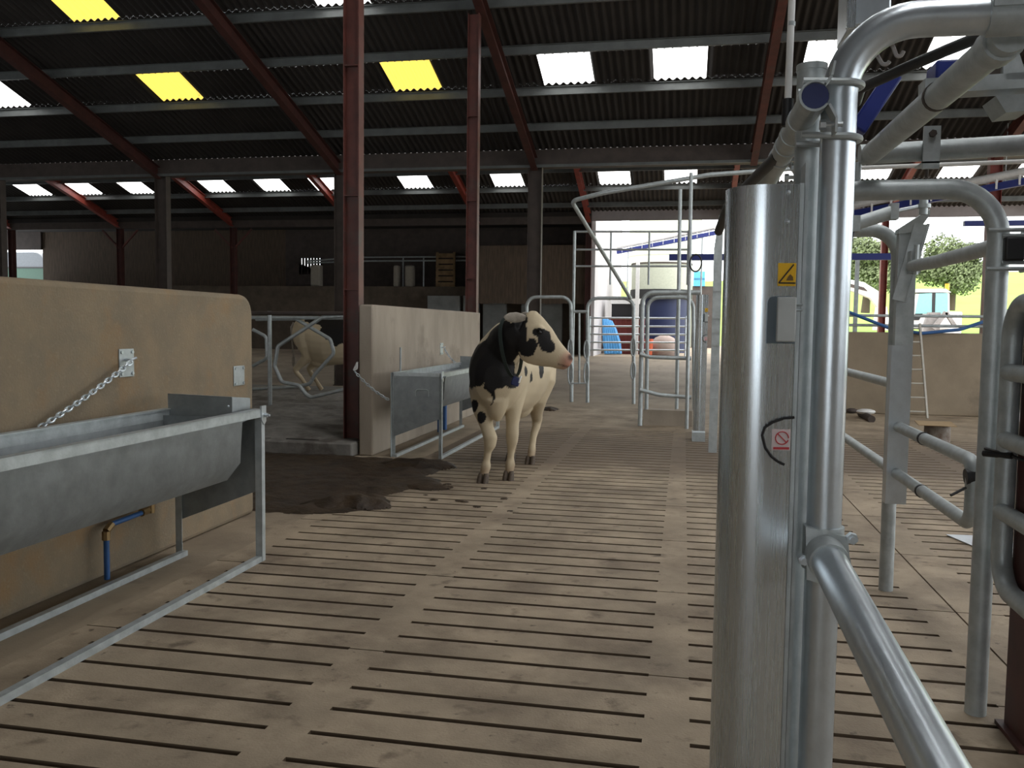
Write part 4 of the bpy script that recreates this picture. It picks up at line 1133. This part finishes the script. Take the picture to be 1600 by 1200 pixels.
t = thing('gate_link', 'slim vertical rod in a cross link between two hoop gates', 'bar', at(905, 600, 17.2))
for pts, r, nm in (((( 896, 487), (918, 487)), .03, 'cross_bar'), (((905, 487), (905, 599)), .022, 'rod'), (((892, 599), (916, 599)), .018, 'foot_bar')):
    mb = MB(); mb.tube([at(x, y, 17.15) for x, y in pts], r, 10); obj(nm, mb, GD, t)
t = thing('floor_sill', 'pale concrete sill block under the tall double hoop gate', 'sill', at(1040, 655, 13.4))
a = at(1005, 655, 13.5); b = at(1082, 633, 13.5); mb = MB(); mb.span((a.x, 13.45, 0), (b.x, 13.75, .24)); obj('block', mb, M['wall2'], t)
# tall railing frame
t = thing('railing_frame', 'tall open railing frame with three thin rails above hoop gates', 'railing', at(898, 628, 17.4))
for x, yt in ((898, 361), (955, 363), (1015, 362), (1076, 360)):
    a = at(x, yt, 17.4); mb = MB(); mb.tube([a, (a.x, a.y, 0 if x == 898 else 2.35)], .03 if x == 898 else .02, 10); obj('post', mb, GD, t)
for y in (362, 390, 416):
    mb = MB(); mb.tube([at(898, y, 17.4), at(1077, y, 17.4)], .02, 8); obj('rail', mb, G, t)
for x, yt, Y, lab in ((1080, 270, 13.17, 'tallest slim pole at right end of the railing frame'), (1063, 296, 13.75, 'slim pole just left of the tallest pole')):
    a = at(x, yt, Y); mb = MB(); mb.tube([a, (a.x + .03, a.y, 0)], .028, 10); tag(obj('steel_pole', mb, GD), lab, 'pole')
mb = MB(); a = at(1087, 411, 13.12)
mb.tube([a + Vector((.085 * math.cos(2 * PI * k / 20), 0, .125 * math.sin(2 * PI * k / 20))) for k in range(20)], .012, 8, closed=True)
tag(obj('hose_coil', mb, M['black']), 'black hose coil hanging on the tallest slim pole', 'hose')
mb = MB(); mb.tube(rounded([at(985, 466, 17.18), at(893, 314, 14.4), at(940, 302, 14.2), at(1110, 273, 14.0), at(1260, 262, 14.0)], [.12, .8, .5], 8), .036, 12)
tag(obj('milk_pipe', mb, M['galvdull']), 'bent pale pipe descending diagonally past the railing frame', 'pipe')
mb = MB(); a, b = at(1045, 405, 20), at(1425, 402, 20); mb.span((a.x, 20.3, a.z), (b.x, 20.42, a.z + .14))
tag(obj('blue_beam', mb, M['blue']), 'long dark blue horizontal beam crossing the far doorway', 'beam')
for x in (1062, 1340):
    q = at(x, 404, 20.36); mb = MB(); mb.span((q.x - .04, 20.32, 0), (q.x + .04, 20.40, q.z + .02)); tag(obj('beam_post', mb, M['white'] if x < 1100 else GD), 'slim post holding the blue beam, ' + ('left of second steel cover' if x < 1100 else 'right of near steel cover'), 'post')
mb = MB(); a, b = at(1507, 353, 22), at(1640, 353, 22); mb.span((a.x, 22, a.z), (b.x, 22.12, a.z + .12)); tag(obj('blue_beam', mb, M['blue']), 'short higher blue beam behind the second arch', 'beam')
def auger(pa, pb, Ya, Yb, lab, legs=False):
    a, b = at(*pa, Ya), at(*pb, Yb)
    t = thing('feed_auger', lab, 'auger', a)
    mb = MB(); mb.bar(a, b, .1, .14, (0, 0, 1)); obj('blue_channel', mb, M['blue'], t)
    up = Vector((0, 0, .2)); mb = MB(); mb.tube([a + up, b + up], .085, 12); obj('white_tube', mb, M['white'], t)
    for u in (.12, .88):
        q = a.lerp(b, u); mb = MB(); mb.tube([q, (q.x, q.y, .5 if legs else zroof(q.y) - .03)], .03 if legs else .008, 8); obj('leg' if legs else 'hanger', mb, GD, t)
    n = 9
    for k in range(n):
        q = a.lerp(b, (k + .5) / n); mb = MB(); mb.span((q.x - .02, q.y - .07, q.z - .05), (q.x + .02, q.y - .03, q.z + .25)); obj('clip', mb, M['white'], t)
auger((965, 394), (1118, 364), 35, 31.5, 'white and blue feed auger rising past the pale silo', True)
auger((1318, 337), (1610, 282), 21, 19, 'white and blue feed auger at right, behind second arch')

# ================================================================== BEYOND THE FAR DOORWAY
cl = mat('white_cladding', (.62, .60, .60), .7, var=.12, scale=2, stretch=(1, 8, .2))
mb = MB(); n = 120
mb.strip([(-3.08 + .02 * math.sin(k * PI / 2), 30.2 + 12.8 * k / n, .4) for k in range(n + 1)], [(-3.08 + .02 * math.sin(k * PI / 2), 30.2 + 12.8 * k / n, 6.6) for k in range(n + 1)], th=(-.15, 0, 0))
struct('wall_outside_cladding', mb, cl)
t = thing('feed_silo', 'huge pale green silo filling the far doorway', 'silo', (-1.1, 48, .5))
mb = MB(); mb.tube([(-1.15, 49, .5), (-1.15, 49, 9.5)], 1.95, 40); obj('drum', mb, flat('silo_pale_green', (.62, .66, .52), .6), t)
for z in (3.4, 5.4, 7.4):
    mb = MB(); mb.tube([(-1.15, 49, z), (-1.15, 49, z + .06)], 1.97, 40); obj('hoop', mb, flat('silo_hoop', (.45, .48, .38), .6), t)
t = thing('mixing_tank', 'pale round tank with dark skirt and navy lower body in the doorway', 'tank', (-.82, 36.5, .5))
c = at(1032, 500, 36.5).x
mb = MB(); mb.tube([(c, 36.5, 3.05), (c, 36.5, 4.1)], 1.22, 36); obj('drum', mb, flat('tank_pale', (.50, .53, .42), .6), t)
mb = MB(); mb.tube([(c, 36.5, 4.08), (c, 36.5, 4.14)], 1.25, 36); obj('rim', mb, M['darkcol'], t)
mb = MB(); mb.tube([(c, 36.5, 2.7), (c, 36.5, 3.06)], 1.27, 36); obj('skirt', mb, M['black'], t)
mb = MB(); mb.tube([(c + .12, 36.5, .5), (c + .12, 36.5, 2.72)], 1.05, 22); obj('body', mb, flat('tank_navy', (.012, .022, .075), .5), t)
a = at(995, 490, 32.7); mb = MB(); mb.span((a.x - .07, 32.7, .5), (a.x + .07, 32.82, at(995, 409, 32.7).z)); tag(obj('white_post', mb, M['white']), 'thick white post left of the round tank', 'post')
t = thing('red_container', 'dark red ribbed container with black and white top', 'container', at(975, 550, 33))
a, b = at(950, 548, 33), at(1005, 498, 33)
mb = MB(); mb.span((a.x, 33, .5), (b.x, 34.4, b.z))
for k in range(7): x = a.x + .06 + k * (b.x - a.x - .12) / 6; mb.span((x - .025, 32.96, .52), (x + .025, 33, b.z - .05))
obj('body', mb, flat('container_red', (.17, .028, .02), .6), t)
mb = MB(); mb.span((a.x + .1, 33.05, b.z), (b.x, 34.3, b.z + .55)); obj('black_top', mb, M['black'], t)
mb = MB(); mb.span((a.x + .05, 33.0, b.z + .55), (b.x, 34.3, b.z + .75)); obj('lid', mb, M['white'], t)
mb = MB(); mb.span((a.x - .02, 32.96, b.z - .03), (b.x, 33.0, b.z + .05)); obj('rim', mb, M['redbright'], t)
t = thing('blue_sheet', 'crumpled bright blue sheeting draped beside the red container', 'sheet', at(955, 555, 32.2))
for k in range(6):
    x0 = 943 + k * 2.4
    mb = MB(); mb.tube([at(x0, 497 + k, 32.2), at(x0 + 2 + k * .6, 515, 32.0), at(x0 + 3 + k * 1.6, 535, 31.9), at(x0 + 4 + k * 2.0, 553, 31.8)], [.05, .09, .1, .07], 7); obj('fold', mb, flat('bright_blue_sheet', (.08, .36, .75), .5), t)
t = thing('field_gate', 'silver five bar field gate across the far doorway', 'gate', at(1000, 548, 30))
for y in (497, 510, 522.5, 535, 547):
    mb = MB(); mb.tube([at(922, y - .3, 30), at(1077, y + .5, 30)], .03, 8); obj('bar', mb, G, t)
for x in (922, 1057, 1072):
    mb = MB(); q = at(x, 494, 30); mb.tube([q, (q.x, 30, .5)], .03, 8); obj('upright', mb, G, t)
t = thing('blue_container', 'bright cyan box container beyond the doorway, right of silo', 'container', at(1095, 446, 46))
a, b = at(1084, 447, 46), at(1102, 424, 46); cyn = flat('cyan_paint', (.10, .42, .70), .5)
mb = MB(); mb.span((a.x, 46, a.z), (b.x, 47.5, b.z)); obj('body', mb, cyn, t)
mb = MB(); mb.span((a.x, 45.97, (a.z + b.z) / 2 - .03), (b.x, 46, (a.z + b.z) / 2 + .03)); obj('seam', mb, flat('cyan_dark', (.04, .2, .34)), t)
mb = MB(); mb.span((a.x - .05, 46.1, .5), (b.x + .6, 47.4, a.z)); obj('base', mb, M['darkcol'], t)
t = thing('orange_bucket', 'small orange bucket behind the field gate bars', 'bucket', at(1014, 552, 31.5))
q = at(1014, 534, 31.5); mb = MB(); mb.tube([(q.x, q.y, .5), (q.x, q.y, q.z + .1)], [.12, .16], 12); obj('body', mb, flat('orange_plastic', (.75, .14, .05), .5), t)
t = thing('covered_heap', 'pale covered heap behind the field gate', 'heap', at(1035, 552, 32)); q = at(1038, 545, 32)
mb = MB(); mb.ell((q.x, 32, .75), .55, .5, .5, 16, 10); obj('cover', mb, flat('pale_cover', (.42, .33, .29), .8), t)

# ---- right: low wall, rails, hose, ladder
t = thing('wall_railing', 'two thin galvanised rails along the top of the far concrete wall', 'railing', (4, 16.72, 1.475))
for y in (493, 508):
    a = at(1295, y - .5, 16.72); mb = MB(); mb.tube([a, (a.x + 6.5, 16.72, a.z)], .026, 10); obj('rail', mb, GD, t)
for x in (2.9, 5.75, 8.2):
    mb = MB(); mb.tube([(x, 16.72, 1.475), (x, 16.72, 1.80)], .022, 10); obj('post', mb, GD, t)
mb = MB(); mb.tube(rounded([at(x, y, 16.55) for x, y in ((1290, 474), (1322, 486), (1390, 513), (1440, 521), (1500, 515), (1545, 500), (1600, 474))], .5, 5), .03, 10)
tag(obj('blue_hose', mb, M['bluepipe']), 'blue hose sagging along the top of the far concrete wall', 'hose')
t = thing('ladder', 'pale aluminium ladder leaning on the far concrete wall', 'ladder', (4.05, 15.85, 0))
lt, lb, rt, rb = at(1411, 506, 16.56), on_z(1416, 655), at(1437, 506, 16.56), on_z(1449, 658)
lb.y = rb.y = 16.0; lb = at(1416, 652, 16.0); rb = at(1449, 655, 16.0); lb.z = rb.z = 0
lm = flat('ladder_alloy', (.52, .50, .44), .5, .2)
for a, b in ((lt, lb), (rt, rb)):
    mb = MB(); mb.bar(a, b, .03, .06, (0, -1, 0)); obj('stile', mb, lm, t)
for k in range(7):
    u = .05 + k * .147; mb = MB(); mb.tube([lt.lerp(lb, u), rt.lerp(rb, u)], .014, 8); obj('rung', mb, lm, t)
t = thing('drum', 'low dark drum with a sheet of cardboard on top, beside ladder', 'drum', (3.42, 12.6, 0))
mb = MB(); mb.tube([(3.42, 12.65, 0), (3.42, 12.65, .23)], .165, 24); obj('body', mb, mat('drum_grime', (.22, .20, .17), .6, var=.5, scale=9, col2=(.10, .06, .035)), t)
mb = MB(); mb.prism([(3.13, 12.45, .235), (3.6, 12.4, .235), (3.66, 12.9, .25), (3.2, 12.95, .245)], (0, 0, .008)); obj('cardboard', mb, flat('cardboard', (.36, .25, .13), .9), t)
t = thing('pipe_offcut', 'short dark pipe offcut lying near far wall under a white rag', 'pipe', (3.1, 15.6, .06))
mb = MB(); mb.tube([on_z(1345, 646, .05), on_z(1362, 655, .05)], .06, 12); obj('pipe', mb, M['darkcol'], t)
q = on_z(1353, 645, .1); mb = MB(); mb.ell((q.x, q.y, .12), .16, .14, .05, 10, 6); obj('rag', mb, M['white'], t)
q = on_z(1331, 646); mb = MB(); mb.ell((q.x, q.y, .05), .1, .07, .05, 9, 6); tag(obj('rubble_lump', mb, M['darkcol']), 'small dark lump at the foot of the far wall, left of pipe offcut', 'rubble')
mb = MB(); mb.prism([on_z(1574, 652, .0), on_z(1578, 660, .0), on_z(1612, 657, .0)], (0, 0, .15)); tag(obj('white_wedge', mb, M['white']), 'white wedge shaped offcut on floor by the far wall, right', 'offcut')
mb = MB(); mb.prism([on_z(1478, 836, .004), on_z(1640, 905, .004), on_z(1640, 855, .004), on_z(1530, 838, .004)], (0, 0, .006)); tag(obj('metal_sheet', mb, G), 'pale triangular metal sheet lying on slats behind the arch upright', 'sheet')

# ---- excavator
t = thing('excavator', 'white excavator with blue-green cab windows and orange beacon, outdoors right', 'excavator', at(1450, 530, 45))
YX = 45
def pq(x, y, Y=YX): return at(x, y, Y)
mb = MB(); mb.prism([pq(1423, 514), pq(1431, 459), pq(1484, 458), pq(1484, 514)], (0, 1.6, 0)); obj('cab', mb, M['white'], t, bevel=.04)
mb = MB(); mb.prism([pq(1424, 457), pq(1430, 452), pq(1478, 451), pq(1487, 457)], (0, 1.7, 0)); obj('cab_roof', mb, M['white'], t, bevel=.03)
gl = flat('cab_glass', (.22, .52, .50), .15)
for k, pl in enumerate((((1430, 490), (1436, 459), (1456, 458), (1456, 490)), ((1461, 490), (1462, 458), (1481, 458), (1481, 490)))):
    mb = MB(); mb.prism([pq(x, y, YX - .03) for x, y in pl], (0, .02, 0)); obj('window', mb, gl, t)
mb = MB(); mb.prism([pq(1456, 490, YX - .04), pq(1457, 458, YX - .04), pq(1462, 458, YX - .04), pq(1461, 490, YX - .04)], (0, .03, 0)); obj('window_bar', mb, M['black'], t)
mb = MB(); mb.prism([pq(1427, 500, YX - .03), pq(1430, 490, YX - .03), pq(1442, 490, YX - .03), pq(1436, 500, YX - .03)], (0, .02, 0)); obj('lower_window', mb, M['black'], t)
q = pq(1484, 446); mb = MB(); mb.tube([q + Vector((0, .4, -.2)), q + Vector((0, .4, .1))], .1, 12); obj('beacon', mb, flat('beacon_orange', (.9, .32, .02), .3), t)
mb = MB(); mb.span((pq(1486, 0).x, 45.1, pq(0, 516).z - .2), (pq(1528, 0).x, 47.5, pq(1500, 487).z)); obj('engine_housing', mb, M['white'], t, bevel=.06)
mb = MB(); mb.prism([pq(1324, 436), pq(1350, 441), pq(1376, 457), pq(1384, 468), pq(1374, 484), pq(1360, 466), pq(1324, 452)], (0, .45, 0)); obj('boom', mb, M['white'], t, bevel=.03)
mb = MB(); mb.prism([pq(1324, 442, YX - .05), pq(1350, 449, YX - .05), pq(1356, 455, YX - .05), pq(1324, 447, YX - .05)], (0, .04, 0)); obj('boom_ram', mb, M['darkcol'], t)
mb = MB(); mb.prism([pq(1372, 470), pq(1386, 480), pq(1392, 516), pq(1366, 516)], (0, .5, 0)); obj('dipper', mb, M['white'], t, bevel=.03)
mb = MB(); mb.span((pq(1405, 0).x, 45.2, .5), (pq(1535, 0).x, 47.6, pq(0, 516).z - .1)); obj('tracks', mb, M['black'], t, bevel=.1)
mb = MB(); mb.prism([pq(1430, 552, 44.2), pq(1452, 488, 44.2), pq(1470, 488, 44.2), pq(1466, 552, 44.2)], (0, .4, 0)); mb.bar(pq(1458, 514, 44), pq(1478, 488, 44), .2, .2, (0, -1, 0)); mb.bar(pq(1478, 488, 44), pq(1492, 510, 44), .16, .2, (0, -1, 0))
tag(obj('scrap_heap', mb, mat('scrap_grey', (.28, .26, .25), .7, var=.4, scale=3)), 'grey scrap parts lying in front of the excavator cab', 'scrap')
# ---- field, hedge and trees
grass = mat('field_grass', (.24, .36, .085), .95, var=.2, scale=.15, spec=.1)
mb = MB(); xs = [-70 + 10 * k for k in range(22)]; ys = [52, 60, 75, 95, 120, 160]
hz = lambda x, y: .5 + max(0, (y - 55)) * .09 + max(0, x - 5) * .02 * (y - 52) / 60
idx = {}
for j, y in enumerate(ys):
    for i, x in enumerate(xs):
        idx[(i, j)] = len(mb.v); mb.v.append(Vector((x, y, hz(x, y) if j else .45)))
for j in range(len(ys) - 1):
    for i in range(len(xs) - 1): mb.f.append((idx[(i, j)], idx[(i + 1, j)], idx[(i + 1, j + 1)], idx[(i, j + 1)]))
o = struct('ground_field', mb, grass, smooth=180)
leafm = mat('tree_leaves', (.20, .245, .12), .8, var=.4, scale=.9, spec=.2)
barkm = flat('bark', (.09, .065, .045), .9)
def tree(x, y, z, h, rx, rz_, label, seed, n=13000, leaf=.12):
    rng = random.Random(seed)
    t = thing('tree', label, 'tree', (x, y, z), 'trees beyond the barn')
    mb = MB(); mb.tube([(x, y, z - .3), (x + .1, y, z + h * .35), (x, y, z + h * .7)], [.3, .22, .1], 10)
    for k in range(6):
        a = 2 * PI * k / 6; mb.tube([(x, y, z + h * .35), (x + rx * .6 * math.cos(a), y + rx * .6 * math.sin(a), z + h * .62)], [.12, .04], 6)
    obj('trunk', mb, barkm, t)
    mb = MB(); blobs = [(rng.uniform(-.6, .6) * rx, rng.uniform(-.6, .6) * rx, rng.uniform(-.55, .6) * rz_, rng.uniform(.35, .6)) for _ in range(14)]
    for k in range(n):
        bx, by, bz, br = rng.choice(blobs); d = Vector((rng.gauss(0, 1), rng.gauss(0, 1), rng.gauss(0, 1))).normalized() * rng.uniform(.6, 1.02)
        p = Vector((x + bx + d.x * br * rx, y + by + d.y * br * rx, z + h * .62 + bz + d.z * br * rz_))
        nrm = (d + Vector((rng.uniform(-.7, .7), rng.uniform(-.7, .7), rng.uniform(-.2, .9)))).normalized()
        u = nrm.orthogonal().normalized() * leaf * rng.uniform(.6, 1.2); w = nrm.cross(u).normalized() * leaf * .55
        mb.quad(p - u, p - w, p + u, p + w)
    obj('foliage', mb, leafm, t, smooth=0, recalc=False)
def tree_px(xc, yt, yb, wpx, Y, label, seed):
    b = at(xc, yb, Y); tp = at(xc, yt, Y); h = tp.z - b.z
    tree(b.x, Y, b.z, h, wpx / 2 / FPX * Y * 1.0, h * .42, label, seed)
tree_px(1352, 372, 482, 105, 62, 'bushy tree left, behind the white excavator boom', 3)
tree_px(1485, 375, 478, 95, 62, 'bushy tree right, behind the excavator cab and beacon', 5)
tree_px(1640, 395, 478, 60, 66, 'tree cut off by the right edge of photo', 8)

# ================================================================== DIM BACK OF THE BARN
t = thing('livestock_trailer', 'green and silver trailer with rounded end in the open bay, far left', 'trailer', at(30, 432, 36))
a, b = at(-60, 436, 36), at(70, 418, 36)
mb = MB(); mb.span((a.x, 36, .5), (b.x, 38, b.z)); obj('body', mb, flat('trailer_green', (.025, .075, .048), .5), t)
mb = MB(); rr_ = .62; tz = at(30, 394, 36).z
pr = rounded([(a.x, 36.02, b.z), (a.x, 36.02, tz), (b.x - .06, 36.02, tz), (b.x - .06, 36.02, b.z)], .55, 8); mb.prism(pr, (0, 1.95, 0)); obj('upper_body', mb, flat('trailer_silver', (.12, .13, .14), .4, .5), t)
mb = MB(); mb.span((a.x, 35.97, b.z - .03), (b.x, 36.0, b.z + .03)); obj('side_rail', mb, M['black'], t)
crate = mat('timber_crate', (.30, .20, .10), .85, var=.4, scale=4)
t = thing('timber_crate', 'slatted timber crate standing on the dim back wall ledge', 'crate', at(697, 447, 32))
a = at(682, 440, 32); b = at(712, 394, 32)
for k in range(6):
    z = 2.96 + k * (b.z - 2.96) / 6; mb = MB(); mb.span((a.x, 31.9, z), (b.x, 31.93, z + (b.z - 2.96) / 6 - .05)); obj('slat', mb, crate, t)
for x in (a.x + .04, b.x - .04):
    mb = MB(); mb.span((x - .04, 31.93, 2.95), (x + .04, 32.0, b.z)); obj('corner_post', mb, crate, t)
t = thing('ledge_railing', 'dim railing along the back wall ledge, left of timber crate', 'railing', at(600, 447, 32.3))
for y in (402, 408):
    mb = MB(); mb.tube([at(480, y + (6 if y == 402 else 3), 32.3), at(560, y, 32.3), at(735, y - 1, 32.3)], .035, 8); obj('rail', mb, M['galvdull'], t)
for x in (530, 630, 662, 730):
    a = at(x, 402, 32.3); mb = MB(); mb.tube([a, (a.x, a.y, 2.95)], .03, 8); obj('post', mb, M['galvdull'], t)
sack = flat('feed_sack', (.30, .27, .22), .8)
for x0, x1, yt, lab in ((616, 624, 415, 'narrow pale sack on ledge, left of the wider sack'), (634, 647, 415, 'wider pale sack on ledge, left of timber crate'), (487, 502, 414, 'pale sack on ledge behind dull valley column, far left of crate')):
    a = at(x0, yt, 31.9); b = at(x1, yt, 31.9); mb = MB(); mb.span((a.x, 31.75, 2.95), (b.x, 32.1, a.z)); tag(obj('feed_sack', mb, sack, bevel=.06), lab, 'sack', 'sacks on the back wall ledge')
for x0, x1, lab in ((668, 718, 'left of two grey concrete panels low on the back wall'), (724, 748, 'grey concrete panel low on the back wall beside red column'), (755, 790, 'grey panel low on back wall right of the tall red column'), (815, 878, 'wide grey panel low on back wall behind the hoop gate')):
    a = at(x0, 462, 30.9); b = at(x1, 500, 30.9); mb = MB(); mb.span((a.x, 30.9, .4), (b.x, 31.1, a.z)); tag(obj('concrete_panel', mb, mat('panel_grey', (.22, .23, .22), .85, var=.3, scale=2)), lab, 'panel', 'grey panels along the back wall')
